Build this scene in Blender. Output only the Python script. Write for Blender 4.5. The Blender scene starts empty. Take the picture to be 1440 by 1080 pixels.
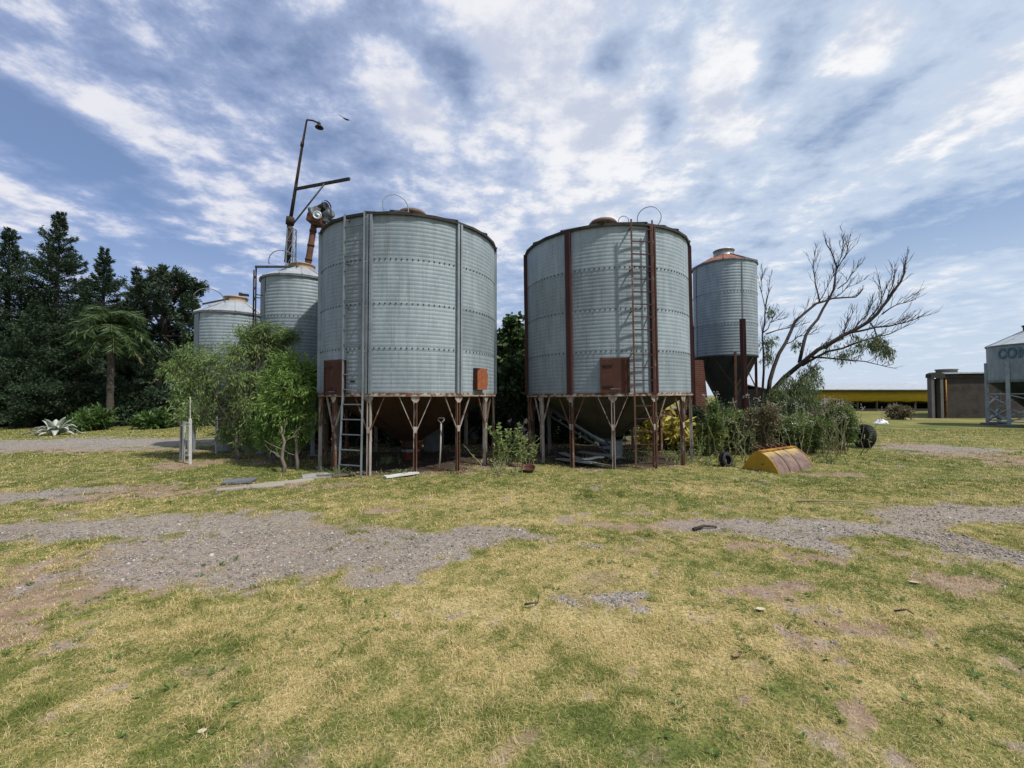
import bpy, math, random
import numpy as np
from mathutils import Vector, Matrix, Euler
R = math.radians
PI = math.pi
scene = bpy.context.scene
COL = scene.collection
rng = np.random.default_rng(7)
random.seed(7)

# ---------------------------------------------------------------- camera
FPX, EYE = 590.0, 1.6
PITCH = math.atan(16 / FPX)
cam_d = bpy.data.cameras.new('camera')
cam_d.sensor_width = 36; cam_d.lens = 36 * FPX / 1440
cam_d.clip_start = .05; cam_d.clip_end = 6000
cam = bpy.data.objects.new('camera', cam_d); COL.objects.link(cam)
cam.location = (0, 0, EYE); cam.rotation_euler = (PI / 2 + PITCH, 0, 0)
scene.camera = cam

def ray(px, py):
    u = (px - 720) / FPX; v = (540 - py) / FPX
    return Vector((u, math.cos(PITCH) - v * math.sin(PITCH), math.sin(PITCH) + v * math.cos(PITCH)))
def at(px, py, Y):
    d = ray(px, py); t = Y / d.y
    return Vector((d.x * t, Y, EYE + d.z * t))
def gnd(px, py):
    d = ray(px, py); t = -EYE / d.z
    return Vector((d.x * t, d.y * t, 0))

# ---------------------------------------------------------------- noise
def _h(ix, iy, s):
    n = (ix.astype(np.int64) * 374761393 + iy.astype(np.int64) * 668265263 + s * 974634777) & 0xffffffff
    n = ((n ^ (n >> 13)) * 1274126177) & 0xffffffff
    n = n ^ (n >> 16)
    return (n & 0xffff) / 65535.0
def vnoise(x, y, s=0):
    x = np.asarray(x, float); y = np.asarray(y, float)
    ix = np.floor(x); iy = np.floor(y); fx = x - ix; fy = y - iy
    fx = fx * fx * (3 - 2 * fx); fy = fy * fy * (3 - 2 * fy)
    a = _h(ix, iy, s); b = _h(ix + 1, iy, s); c = _h(ix, iy + 1, s); d = _h(ix + 1, iy + 1, s)
    return (a * (1 - fx) + b * fx) * (1 - fy) + (c * (1 - fx) + d * fx) * fy
def fbm(x, y, sc, octv=4, s=0):
    t = 0; a = .5; n = 0
    for k in range(octv):
        t = t + a * vnoise(x * sc + 17.3 * k, y * sc - 9.1 * k, s + k); n += a; a *= .55; sc *= 2.03
    return t / n
def sstep(e0, e1, x):
    t = np.clip((x - e0) / (e1 - e0), 0, 1); return t * t * (3 - 2 * t)

# ---------------------------------------------------------------- objects
def link(o, parent=None):
    COL.objects.link(o)
    if parent is not None: o.parent = parent
    return o
def tag(o, label=None, cat=None, group=None, kind=None):
    if label: o['label'] = label
    if cat: o['category'] = cat
    if group: o['group'] = group
    if kind: o['kind'] = kind
    return o
def thing(name, label, cat, loc=(0, 0, 0), rz=0, group=None):
    o = bpy.data.objects.new(name, None); o.empty_display_size = .2
    o.location = loc; o.rotation_euler = (0, 0, rz)
    link(o); return tag(o, label, cat, group)
def mesh_np(name, V, F, mats, parent=None, smooth=False, mi=None, attrs=None):
    """V (n,3); F a list of arrays (m,k) of vertex indices."""
    me = bpy.data.meshes.new(name)
    V = np.ascontiguousarray(V, dtype=np.float32)
    me.vertices.add(len(V)); me.vertices.foreach_set('co', V.ravel())
    F = [np.asarray(f, dtype=np.int32) for f in F if len(f)]
    loops = np.concatenate([f.ravel() for f in F])
    starts = []; o = 0
    for f in F:
        starts.append(o + np.arange(len(f)) * f.shape[1]); o += f.size
    starts = np.concatenate(starts).astype(np.int32)
    me.loops.add(len(loops)); me.loops.foreach_set('vertex_index', loops)
    me.polygons.add(len(starts)); me.polygons.foreach_set('loop_start', starts)
    if not isinstance(mats, (list, tuple)): mats = [mats]
    for m in mats: me.materials.append(m)
    if mi is not None: me.polygons.foreach_set('material_index', np.asarray(mi, dtype=np.int32))
    me.polygons.foreach_set('use_smooth', np.full(len(starts), bool(smooth)))
    me.update(calc_edges=True); me.validate()
    for nm, dom, arr in (attrs or []):
        at_ = me.attributes.new(nm, 'FLOAT', dom)
        at_.data.foreach_set('value', np.asarray(arr, dtype=np.float32))
    return link(bpy.data.objects.new(name, me), parent)

class MB:
    """collects shapes, builds ONE mesh object; each shape may use its own material slot and smoothing"""
    def __init__(s): s.v = []; s.f = []; s.m = []; s.s = []
    def add(s, vs, fs, m=0, smooth=False):
        o = len(s.v); s.v += [tuple(v) for v in vs]
        for f in fs: s.f.append([i + o for i in f]); s.m.append(m); s.s.append(smooth)
        return s
    def box(s, c, size, rot=None, m=0, bev=0.0):
        x, y, z = (q / 2 for q in size)
        M = (rot if rot is not None else Matrix.Identity(3))
        if isinstance(M, Euler): M = M.to_matrix()
        c = Vector(c)
        vs = [c + M @ Vector((sx * x, sy * y, sz * z)) for sz in (-1, 1) for sx, sy in ((-1, -1), (1, -1), (1, 1), (-1, 1))]
        s.add(vs, [(3, 2, 1, 0), (4, 5, 6, 7), (0, 1, 5, 4), (1, 2, 6, 5), (2, 3, 7, 6), (3, 0, 4, 7)], m)
        return s
    def bar(s, a, b, w, d=None, m=0, up=(0, 0, 1)):
        a = Vector(a); b = Vector(b); ax = (b - a); L = ax.length; ax = ax / max(L, 1e-9)
        up = Vector(up)
        if abs(ax.dot(up)) > .98: up = Vector((0, 1, 0))
        sd = ax.cross(up).normalized(); u2 = sd.cross(ax)
        M = Matrix((sd, ax, u2)).transposed()
        return s.box((a + b) / 2, (w, L, d if d else w), M, m)
    def tube(s, pts, rad, n=8, m=0, smooth=True, caps=True):
        pts = [Vector(p) for p in pts]
        if not isinstance(rad, (list, tuple)): rad = [rad] * len(pts)
        vs = []; fs = []; ref = None
        for i, p in enumerate(pts):
            t = (pts[min(i + 1, len(pts) - 1)] - pts[max(i - 1, 0)])
            t = t.normalized() if t.length > 1e-9 else Vector((0, 0, 1))
            if ref is None:
                ref = Vector((1, 0, 0)) if abs(t.x) < .8 else Vector((0, 1, 0))
            a = (ref - t * ref.dot(t)); a = a.normalized() if a.length > 1e-6 else t.orthogonal().normalized()
            ref = a; b = t.cross(a)
            for k in range(n):
                an = 2 * PI * k / n; vs.append(p + (a * math.cos(an) + b * math.sin(an)) * rad[i])
        for i in range(len(pts) - 1):
            for k in range(n):
                k2 = (k + 1) % n
                fs.append((i * n + k, i * n + k2, (i + 1) * n + k2, (i + 1) * n + k))
        s.add(vs, fs, m, smooth)
        if caps:
            s.f.append([len(s.v) - len(vs) + k for k in range(n)][::-1]); s.m.append(m); s.s.append(False)
            s.f.append([len(s.v) - n + k for k in range(n)]); s.m.append(m); s.s.append(False)
        return s
    def lathe(s, prof, n=48, m=0, smooth=True, c=(0, 0, 0), M=None, a0=0.0):
        vs = []; fs = []
        c = Vector(c)
        for r, z in prof:
            for k in range(n):
                an = a0 + 2 * PI * k / n
                v = Vector((r * math.sin(an), -r * math.cos(an), z))
                if M is not None: v = M @ v
                vs.append(v + c)
        for i in range(len(prof) - 1):
            for k in range(n):
                k2 = (k + 1) % n
                fs.append((i * n + k, i * n + k2, (i + 1) * n + k2, (i + 1) * n + k))
        return s.add(vs, fs, m, smooth)
    def prism(s, poly, a, b, fn, m=0):
        """poly 2-D outline; fn(u, v, w) -> 3-D; extruded from w=a to w=b"""
        n = len(poly)
        vs = [fn(u, v, a) for u, v in poly] + [fn(u, v, b) for u, v in poly]
        fs = [tuple(range(n))[::-1], tuple(range(n, 2 * n))] + [(i, (i + 1) % n, n + (i + 1) % n, n + i) for i in range(n)]
        return s.add(vs, fs, m)
    def build(s, name, mats, parent=None):
        me = bpy.data.meshes.new(name)
        me.from_pydata([tuple(v) for v in s.v], [], s.f)
        if not isinstance(mats, (list, tuple)): mats = [mats]
        for m in mats: me.materials.append(m)
        me.polygons.foreach_set('material_index', s.m)
        me.polygons.foreach_set('use_smooth', s.s)
        me.update(calc_edges=True); me.validate()
        return link(bpy.data.objects.new(name, me), parent)

def copy_tree(o, parent=None):
    c = o.copy(); COL.objects.link(c)
    if parent is not None: c.parent = parent
    for ch in list(o.children): copy_tree(ch, c)
    return c

# ---------------------------------------------------------------- materials
class NT:
    def __init__(s, name, world=False):
        if world:
            s.mat = bpy.data.worlds.new(name)
        else:
            s.mat = bpy.data.materials.new(name)
        s.mat.use_nodes = True; s.t = s.mat.node_tree; s.t.nodes.clear()
    def n(s, typ, ins=None, **props):
        nd = s.t.nodes.new(typ)
        for k, v in props.items(): setattr(nd, k, v)
        for k, v in (ins or {}).items():
            sock = nd.inputs[k]
            if isinstance(v, bpy.types.NodeSocket): s.t.links.new(v, sock)
            else: sock.default_value = v
        return nd
    def noise(s, vec, scale, detail=4, rough=.55, dist=0.0):
        return s.n('ShaderNodeTexNoise', {'Vector': vec, 'Scale': scale, 'Detail': detail, 'Roughness': rough, 'Distortion': dist}).outputs['Fac']
    def mapr(s, v, a, b, c=0.0, d=1.0, interp='SMOOTHSTEP'):
        return s.n('ShaderNodeMapRange', {0: v, 1: a, 2: b, 3: c, 4: d}, interpolation_type=interp).outputs[0]
    def mix(s, f, a, b, blend='MIX'):
        nd = s.t.nodes.new('ShaderNodeMix'); nd.data_type = 'RGBA'; nd.blend_type = blend
        for i, v in ((0, f), (6, a), (7, b)):
            if isinstance(v, bpy.types.NodeSocket): s.t.links.new(v, nd.inputs[i])
            elif i == 0: nd.inputs[0].default_value = v
            else: nd.inputs[i].default_value = (*v[:3], 1)
        return nd.outputs[2]
    def math(s, op, a, b=0.0, c=0.0):
        nd = s.t.nodes.new('ShaderNodeMath'); nd.operation = op
        for i, v in enumerate((a, b, c)):
            if isinstance(v, bpy.types.NodeSocket): s.t.links.new(v, nd.inputs[i])
            else: nd.inputs[i].default_value = v
        return nd.outputs[0]
    def coord(s, which='Object', stretch=(1, 1, 1)):
        c = s.n('ShaderNodeTexCoord').outputs[which]
        return s.n('ShaderNodeMapping', {'Vector': c, 'Scale': stretch}).outputs[0]
    def out(s, shader):
        o = s.t.nodes.new('ShaderNodeOutputMaterial'); s.t.links.new(shader, o.inputs['Surface'])
        return s.mat
    def bump(s, h, strength=.3, dist=.02):
        return s.n('ShaderNodeBump', {'Height': h, 'Strength': strength, 'Distance': dist}).outputs[0]

def surf(name, c1, c2, scale=4, stretch=(1, 1, 1), rough=.7, metal=0.0, bump=0.0, bdist=.01, stains=(), spec=.3, tone=None, detail=5):
    """two-colour noise surface plus stain layers (colour, scale, stretch, lo, hi)"""
    t = NT(name)
    f = t.mapr(t.noise(t.coord('Object', stretch), scale, detail, .6), .3, .7)
    col = t.mix(f, c1, c2)
    rgh = rough
    for k, (sc_col, ssc, sst, lo, hi) in enumerate(stains):
        v = t.n('ShaderNodeVectorMath', {0: t.coord('Object', sst), 1: (3.1 * k + 1.7, 2.2 * k, 5.1 * k)}, operation='ADD').outputs[0]
        col = t.mix(t.mapr(t.noise(v, ssc, 6, .65), lo, hi), col, sc_col)
    if tone:
        a = t.n('ShaderNodeAttribute', attribute_name=tone).outputs['Fac']
        col = t.mix(1.0, col, t.n('ShaderNodeCombineColor', {0: a, 1: a, 2: a}).outputs[0], 'MULTIPLY')
    ins = {'Base Color': col, 'Metallic': metal, 'Roughness': rgh, 'Specular IOR Level': spec}
    if bump: ins['Normal'] = t.bump(t.noise(t.coord('Object'), scale * 6, 4), bump, bdist)
    return t.out(t.n('ShaderNodeBsdfPrincipled', ins).outputs[0])

def leafmat(name, cols, trans=.25, rough=.6, spec=.25, big=.5):
    """foliage: colour varies leaf by leaf and in soft patches through the plant"""
    t = NT(name)
    rnd = t.n('ShaderNodeNewGeometry').outputs['Random Per Island']
    nz = t.noise(t.n('ShaderNodeNewGeometry').outputs['Position'], big, 3)
    v = t.math('ADD', t.math('MULTIPLY', rnd, .6), t.math('MULTIPLY', t.mapr(nz, .3, .7), .4))
    ramp = t.n('ShaderNodeValToRGB', {'Fac': v})
    cr = ramp.color_ramp
    for i, c in enumerate(cols):
        p = i / (len(cols) - 1)
        e = cr.elements[0] if i == 0 else (cr.elements[1] if i == len(cols) - 1 else None)
        if e is None: e = cr.elements.new(p)
        e.position = p; e.color = (*c, 1)
    col = ramp.outputs[0]
    pb = t.n('ShaderNodeBsdfPrincipled', {'Base Color': col, 'Roughness': rough, 'Specular IOR Level': spec}).outputs[0]
    tr = t.n('ShaderNodeBsdfTranslucent', {'Color': col}).outputs[0]
    return t.out(t.n('ShaderNodeMixShader', {0: trans, 1: pb, 2: tr}).outputs[0])

RUST = (.115, .048, .026); RUST_D = (.055, .026, .016); RUST_L = (.21, .105, .06)
M = {}
M['galv'] = surf('galvanised_steel', (.215, .258, .276), (.285, .333, .352), 2.2, (2.2, 2.2, .6), .58, .15, .04, .004,
                 [((.17, .185, .188), 2.6, (6, 6, .22), .50, .78), ((.37, .41, .43), 22, (1, 1, .5), .56, .75), ((.15, .115, .085), 4, (5, 5, .35), .66, .84)], tone='tone')
M['galv_small'] = surf('dull_galvanised_steel', (.20, .238, .255), (.27, .312, .33), 2.5, (2.2, 2.2, .6), .58, .15, .04, .004,
                 [((.15, .17, .175), 3.0, (5, 5, .35), .55, .8), ((.33, .36, .38), 24, (1, 1, .5), .58, .75)], tone='tone')
M['ladder_grey'] = surf('ladder_steel', (.13, .15, .155), (.19, .21, .215), 6, (1, 1, .5), .55, .2, .03, .003, [((.12, .07, .045), 4, (1, 1, .6), .62, .8)])
M['pad_concrete'] = surf('grey_pad', (.12, .12, .115), (.17, .168, .16), 5, (1, 1, 1), .9)
M['galv_plain'] = surf('galvanised_trim', (.22, .25, .265), (.31, .34, .355), 6, (1, 1, .5), .45, .5, .03, .003, [((.16, .1, .06), 4, (1, 1, .6), .66, .8)])
M['galv_dark'] = surf('weathered_dark_steel', (.10, .11, .115), (.17, .185, .19), 6, (1, 1, .4), .55, .4)
M['roof'] = surf('roof_sheet', (.42, .44, .45), (.55, .57, .57), 3, (1, 1, 1), .4, .5, .03, .003, [((.24, .22, .2), 2, (1, 1, 1), .55, .8)])
M['roof_edge'] = surf('dark_eave', (.02, .02, .02), (.05, .043, .04), 5, (1, 1, 1), .8)
M['black'] = surf('black_metal', (.012, .012, .012), (.03, .028, .026), 6, (1, 1, 1), .6)
M['rubber'] = surf('black_rubber', (.012, .012, .013), (.028, .027, .027), 8, (1, 1, 1), .75, 0, .3, .01)
M['bolt'] = surf('bolt_steel', (.05, .05, .05), (.09, .085, .08), 9, (1, 1, 1), .6, .4)
M['rust'] = surf('rust', RUST, RUST_D, 5, (1, 1, .7), .85, 0, .25, .01, [(RUST_L, 7, (1, 1, .6), .58, .75)])
M['rust_dark'] = surf('dark_rust', (.05, .03, .022), (.028, .018, .015), 5, (1, 1, .7), .85, 0, .25, .01, [((.10, .05, .03), 7, (1, 1, .6), .6, .75)])
M['rust_door'] = surf('rusty_door', (.078, .026, .014), (.055, .02, .012), 4, (1, 1, 1), .8, 0, .1, .005, [((.115, .045, .022), 7, (1, 1, .4), .55, .75)])
M['orange_rust'] = surf('orange_rust', (.31, .10, .038), (.20, .06, .026), 9, (1, 1, 1), .8, 0, .15, .005, [((.5, .17, .06), 12, (1, 1, .5), .6, .75)])
M['red_oxide'] = surf('red_oxide_paint', (.065, .02, .016), (.045, .016, .013), 4, (1, 1, .4), .6, 0, .05, .003, [((.035, .014, .012), 3, (2, 2, .3), .52, .72)])
M['legs'] = surf('rusty_painted_steel', (.18, .092, .058), (.10, .048, .03), 4, (2, 2, .5), .85, 0, .2, .006,
                 [((.33, .31, .28), 5, (3, 3, .8), .55, .66), (RUST_D, 6, (2, 2, .5), .6, .75)])
M['legs_pale'] = surf('pale_peeling_steel', (.40, .37, .33), (.27, .21, .17), 4, (2, 2, .5), .8, 0, .15, .005,
                 [((.14, .055, .028), 4.5, (2.5, 2.5, .6), .52, .66)])
M['ring'] = surf('peeling_ring_beam', (.40, .36, .31), (.25, .17, .12), 4, (2, 2, 2), .8, 0, .15, .005,
                 [((.12, .045, .022), 3.5, (1.5, 1.5, 3), .46, .6)])
M['hopper_brown'] = surf('rusty_hopper', (.052, .026, .016), (.032, .018, .012), 3, (1, 1, 1), .85, 0, .1, .01, [((.03, .018, .012), 2, (1, 1, .4), .5, .75)])
M['hopper_olive'] = surf('dull_olive_hopper', (.066, .062, .046), (.043, .042, .032), 3, (1, 1, .4), .75, 0, .05, .01, [((.05, .04, .028), 2, (2, 2, .4), .5, .75)])
M['hopper_dark'] = surf('dark_green_hopper', (.030, .038, .032), (.018, .024, .022), 3, (1, 1, .4), .65)
M['tan_cap'] = surf('tan_roof_cap', (.36, .26, .17), (.27, .19, .12), 5, (1, 1, 1), .7, 0, 0, .01, [(RUST, 6, (1, 1, 1), .58, .72)])
M['brown_cap'] = surf('brown_lid', (.16, .10, .065), (.10, .062, .042), 6, (1, 1, 1), .8)
M['rust_roof'] = surf('rusty_roof', (.25, .105, .06), (.17, .07, .04), 4, (1, 1, 1), .75, 0, .1, .006, [((.38, .36, .33), 5, (1, 1, 1), .58, .72)])
M['white_paint'] = surf('chipped_white_paint', (.62, .61, .57), (.5, .48, .44), 5, (1, 1, .5), .6, 0, .1, .004, [((.22, .17, .13), 6, (1, 1, .6), .6, .7)])
M['yellow_paint'] = surf('worn_yellow_paint', (.46, .27, .02), (.36, .2, .018), 4, (1, 1, 1), .55, 0, .1, .005, [((.09, .035, .016), 4, (1, 1, 1), .56, .66)])
M['bucket_skin'] = surf('rusted_bucket_back', (.19, .095, .062), (.25, .15, .105), 4, (1, 1, 1), .65, .1, .15, .006, [((.07, .03, .018), 4, (1, 1, 1), .58, .72)])
M['wood_grey'] = surf('weathered_wood', (.26, .23, .19), (.36, .32, .27), 6, (.3, 6, 6), .85, 0, .3, .006)
M['wood_dark'] = surf('dark_damp_wood', (.09, .07, .05), (.15, .12, .09), 6, (.3, 6, 6), .85, 0, .3, .006)
M['slate'] = surf('grey_slate_board', (.16, .165, .175), (.11, .11, .12), 6, (1, 1, 1), .8, 0, .3, .006)
M['concrete'] = surf('concrete', (.33, .32, .30), (.24, .23, .21), 4, (1, 1, 1), .9, 0, .3, .006, [((.12, .11, .1), 2, (1, 1, .4), .56, .75)])
M['plaster'] = surf('pale_plaster', (.13, .122, .11), (.09, .085, .078), 3, (1, 1, .4), .85, 0, .1, .005, [((.2, .18, .16), 3, (2, 2, .4), .56, .72)])
M['bark'] = surf('bark', (.11, .085, .065), (.19, .155, .125), 9, (1, 1, .3), .9, 0, .5, .02)
M['bark_dark'] = surf('dark_bark', (.04, .03, .024), (.085, .065, .05), 9, (1, 1, .3), .9, 0, .5, .02)
M['bark_palm'] = surf('palm_trunk', (.085, .07, .055), (.05, .04, .03), 14, (.3, .3, 1.2), .9, 0, .5, .02)
M['straw_stem'] = surf('dry_stem', (.30, .25, .15), (.22, .2, .1), 8, (1, 1, 1), .8)
M['green_stem'] = surf('green_stem', (.14, .18, .06), (.2, .22, .1), 8, (1, 1, 1), .7)
M['terracotta'] = surf('terracotta', (.3, .1, .05), (.22, .075, .04), 6, (1, 1, 1), .8)
M['plastic_white'] = surf('white_plastic_bag', (.75, .76, .76), (.62, .63, .64), 7, (1, 1, 1), .4)
M['yellow_curtain'] = surf('yellow_curtain', (.50, .345, .018), (.43, .285, .016), 1.2, (1, 1, 3), .7)
M['dark_inside'] = surf('dark_interior', (.014, .011, .010), (.03, .024, .02), 3, (1, 1, 1), .9)  # near-black colour stands in for the shade inside openings
M['blue_letters'] = surf('blue_lettering', (.035, .085, .12), (.10, .15, .18), 8, (1, 1, 1), .6)
M['letter_fill'] = surf('grey_lettering', (.06, .14, .19), (.09, .17, .22), 8, (1, 1, 1), .6)
M['paper'] = surf('pale_litter', (.5, .43, .3), (.4, .33, .22), 20, (1, 1, 1), .8)
M['dry_leaf'] = surf('dry_leaf', (.3, .2, .1), (.2, .13, .07), 20, (1, 1, 1), .8)
M['feather'] = surf('dark_feathers', (.02, .018, .016), (.04, .035, .03), 9, (1, 1, 1), .8)
# ---------------------------------------------------------------- sun and sky
SUN_EL, SUN_AZ = R(56), R(121)          # azimuth from +Y towards +X
sunv = Vector((math.sin(SUN_AZ) * math.cos(SUN_EL), math.cos(SUN_AZ) * math.cos(SUN_EL), math.sin(SUN_EL)))
sl = bpy.data.lights.new('sun', 'SUN'); sl.energy = 4.2; sl.angle = R(1.6); sl.color = (1, .965, .91)
so = link(bpy.data.objects.new('sun', sl)); so.rotation_euler = (-sunv).to_track_quat('-Z', 'Y').to_euler()
so.location = sunv * 60

def make_world():
    t = NT('World', True); scene.world = t.mat
    sky = t.n('ShaderNodeTexSky', sky_type='NISHITA')
    sky.sun_disc = False; sky.sun_elevation = SUN_EL; sky.sun_rotation = SUN_AZ
    sky.air_density = 1.0; sky.dust_density = 1.2; sky.ozone_density = 2.5
    d = t.n('ShaderNodeTexCoord').outputs['Generated']
    sp = t.n('ShaderNodeSeparateXYZ', {0: d})
    z = t.math('MAXIMUM', sp.outputs[2], 0.0)
    k = t.math('DIVIDE', 1.0, t.math('ADD', z, .11))
    q = t.n('ShaderNodeCombineXYZ', {0: t.math('MULTIPLY', sp.outputs[0], k), 1: t.math('MULTIPLY', sp.outputs[1], k)}).outputs[0]
    def m(loc, sc, rot=0.0):
        return t.n('ShaderNodeMapping', {'Vector': q, 'Location': loc, 'Scale': sc, 'Rotation': (0, 0, rot)}).outputs[0]
    # broad banks, streaks running away from the viewer, puffs, fine dapples
    wv = t.n('ShaderNodeTexNoise', {'Vector': q, 'Scale': 5.0, 'Detail': 4, 'Roughness': .6}).outputs['Color']
    wv = t.n('ShaderNodeVectorMath', {0: wv, 1: (.5, .5, .5)}, operation='SUBTRACT').outputs[0]
    qw = t.n('ShaderNodeVectorMath', {0: wv, 1: (.22, .22, 0), 2: q}, operation='MULTIPLY_ADD').outputs[0]
    def mw(loc, sc, rot=0.0):
        return t.n('ShaderNodeMapping', {'Vector': qw, 'Location': loc, 'Scale': sc, 'Rotation': (0, 0, rot)}).outputs[0]
    big = t.noise(m((3.1, 1.7, 0), (1.0, .7, 1)), 1.3, 3, .5, .2)
    streak = t.noise(m((0, 4.2, 1.0), (1.0, .45, 1), R(-10)), 2.6, 6, .56, .3)
    puff = t.noise(m((1.3, .4, 2.0), (1.0, 1.0, 1)), 3.5, 10, .62, .0)
    fine = t.noise(m((7.7, 2.2, 3.0), (1.0, 1.05, 1)), 12, 8, .66, .0)
    vo = t.n('ShaderNodeTexVoronoi', {'Vector': mw((2, 5, 0), (1.0, 1.05, 1)), 'Scale': 6.6, 'Smoothness': .5, 'Randomness': 1}, feature='SMOOTH_F1').outputs['Distance']
    bil = t.math('SUBTRACT', .62, vo)
    # hand-placed banks and gaps (positions in the flat cloud layer)
    def qpos(px, py):
        r = ray(px, py).normalized(); kk = 1 / (max(r.z, 0) + .11)
        return r.x * kk, r.y * kk
    acc = None
    for px, py, rad, amt in CLOUDS:
        x, y = qpos(px, py)
        v = t.n('ShaderNodeVectorMath', {0: q, 1: (x, y, 0)}, operation='SUBTRACT').outputs[0]
        v = t.n('ShaderNodeVectorMath', {0: v, 1: (1, .75, 0)}, operation='MULTIPLY').outputs[0]
        ln = t.n('ShaderNodeVectorMath', {0: v}, operation='LENGTH').outputs['Value']
        g = t.mapr(ln, rad, 0.0, 0.0, amt * 1.25)
        acc = g if acc is None else t.math('ADD', acc, g)
    s = t.math('MULTIPLY', big, .75)
    s = t.math('ADD', s, t.math('MULTIPLY', streak, .22))
    s = t.math('ADD', s, t.math('MULTIPLY', puff, .95))
    s = t.math('ADD', s, t.math('MULTIPLY', fine, .62))
    s = t.math('ADD', s, t.math('MULTIPLY', bil, .36))
    s = t.math('ADD', s, acc)
    cover = t.math('MULTIPLY', t.mapr(s, 1.30, 1.66), t.mapr(z, .04, .30, .35, 1.0))
    tx = t.mapr(sp.outputs[0], -.7, .7)
    # a thin veil everywhere, then the thick bright parts
    veil = t.mapr(t.math('ADD', s, t.math('MULTIPLY', tx, .22)), 1.0, 1.6, .30, .90)
    hz = t.mapr(z, .0, .50, 1.0, 0.0)
    veil = t.math('MAXIMUM', veil, t.math('MULTIPLY', hz, .92))
    base = t.mix(1.0, sky.outputs[0], (.62, .84, 1.04), 'MULTIPLY')
    veilc = t.mix(tx, VEIL_L, VEIL_R)
    c = t.mix(veil, base, veilc)
    thick = t.mapr(t.math('ADD', t.math('ADD', puff, t.math('MULTIPLY', bil, .35)), t.math('MULTIPLY', fine, .5)),   .62, .96)
    shade = t.mix(thick, CL_DARK, CL_LIGHT)
    shade = t.mix(t.mapr(tx, .0, 1.0, .30, .0), shade, CL_LILAC)
    c = t.mix(t.math('MULTIPLY', cover, .93), c, shade)
    bg = t.n('ShaderNodeBackground', {'Color': c, 'Strength': .1}).outputs[0]
    o = t.t.nodes.new('ShaderNodeOutputWorld'); t.t.links.new(bg, o.inputs['Surface'])
CLOUDS = [(770, 70, .32, .34), (700, 40, .14, .25), (820, 150, .22, .2), (1010, 112, .17, .42), (1195, 60, .18, .40), (572, 135, .20, .40), (866, 178, .18, .38),
          (1035, 178, .20, .32), (1380, 110, .35, .22), (150, 160, .30, .22), (40, 275, .5, .3), (280, 280, .6, .28), (760, 265, .6, .2), (1250, 290, .7, .22),
          (60, 180, .22, -.30), (100, 200, .22, -.25), (560, 60, .2, -.22), (640, 120, .14, -.28), (850, 92, .12, -.42), (930, 170, .13, -.3), (960, 60, .12, -.2),
          (1110, 95, .18, -.32), (1180, 175, .22, -.18), (1380, 300, .7, -.35), (1270, 330, .6, -.15), (230, 240, .3, -.12), (130, 260, .4, -.25), (180, 330, .5, -.2), (440, 130, .3, -.1)]
CL_LIGHT = (9.0, 9.0, 9.1); CL_DARK = (5.4, 5.9, 7.1); CL_LILAC = (5.0, 5.1, 6.6)
VEIL_L = (4.0, 4.8, 7.1); VEIL_R = (5.9, 6.8, 8.1)
make_world()
scene.view_settings.view_transform = 'Standard'; scene.view_settings.look = 'None'
scene.view_settings.exposure = 0.1; scene.view_settings.gamma = 1
# ---------------------------------------------------------------- ground: one sheet to the horizon
# patches given as (photo x, photo y, half width, half height) and turned into ellipses lying on the ground
GRAVEL = [(0, 755, 110, 18), (90, 748, 120, 18), (200, 744, 100, 18), (310, 766, 140, 42), (420, 775, 120, 44), (520, 772, 90, 36), (600, 768, 80, 32), (680, 757, 70, 20), (735, 756, 30, 10),
          (545, 800, 50, 26), (500, 820, 40, 14),
          (985, 742, 60, 13), (1080, 745, 70, 20), (1130, 758, 70, 20), (1180, 740, 80, 15), (1270, 730, 90, 14), (1370, 724, 110, 17), (1470, 722, 90, 18),
          (1300, 752, 70, 12), (1400, 775, 90, 17), (1480, 785, 80, 22), (70, 695, 95, 11), (10, 702, 60, 9),
          (868, 838, 62, 9), (790, 850, 30, 6), (900, 862, 20, 6), (300, 735, 160, 14), (20, 626, 300, 9), (150, 622, 220, 9), (-200, 632, 300, 12), (1330, 632, 90, 7)]
DIRT = [(0, 868, 170, 32), (90, 835, 150, 34), (170, 800, 170, 40), (250, 780, 150, 34), (40, 885, 90, 20), (-60, 900, 120, 26), (200, 690, 110, 12), (130, 702, 60, 10),
        (250, 655, 60, 7), (1090, 832, 62, 13), (1130, 790, 60, 12), (1215, 885, 50, 14), (1350, 810, 95, 18), (1180, 770, 60, 8), (1010, 770, 55, 8), (1190, 920, 25, 18), (1100, 985, 30, 14), (790, 1065, 60, 12),
        (1290, 1050, 50, 12), (960, 735, 60, 7), (880, 742, 60, 7), (560, 655, 130, 14), (860, 648, 110, 11), (410, 640, 80, 14), (520, 720, 40, 8),
        (1290, 628, 70, 6), (1370, 640, 90, 9), (1450, 650, 90, 12), (1530, 660, 90, 14), (1180, 668, 60, 4), (700, 655, 60, 6), (100, 632, 200, 5), (400, 685, 90, 5), (-120, 860, 130, 60)]
DRY = [(500, 860, 330, 50), (900, 880, 300, 60), (1050, 930, 200, 60), (760, 800, 200, 40), (650, 900, 300, 40), (300, 900, 130, 24), (1250, 880, 160, 50), (200, 700, 60, 16), (90, 790, 30, 20),
       (640, 700, 240, 14), (1000, 690, 120, 10), (760, 735, 120, 10), (330, 870, 80, 14), (1350, 980, 140, 50), (520, 960, 110, 30), (860, 1000, 70, 20), (200, 980, 60, 20)]
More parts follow.
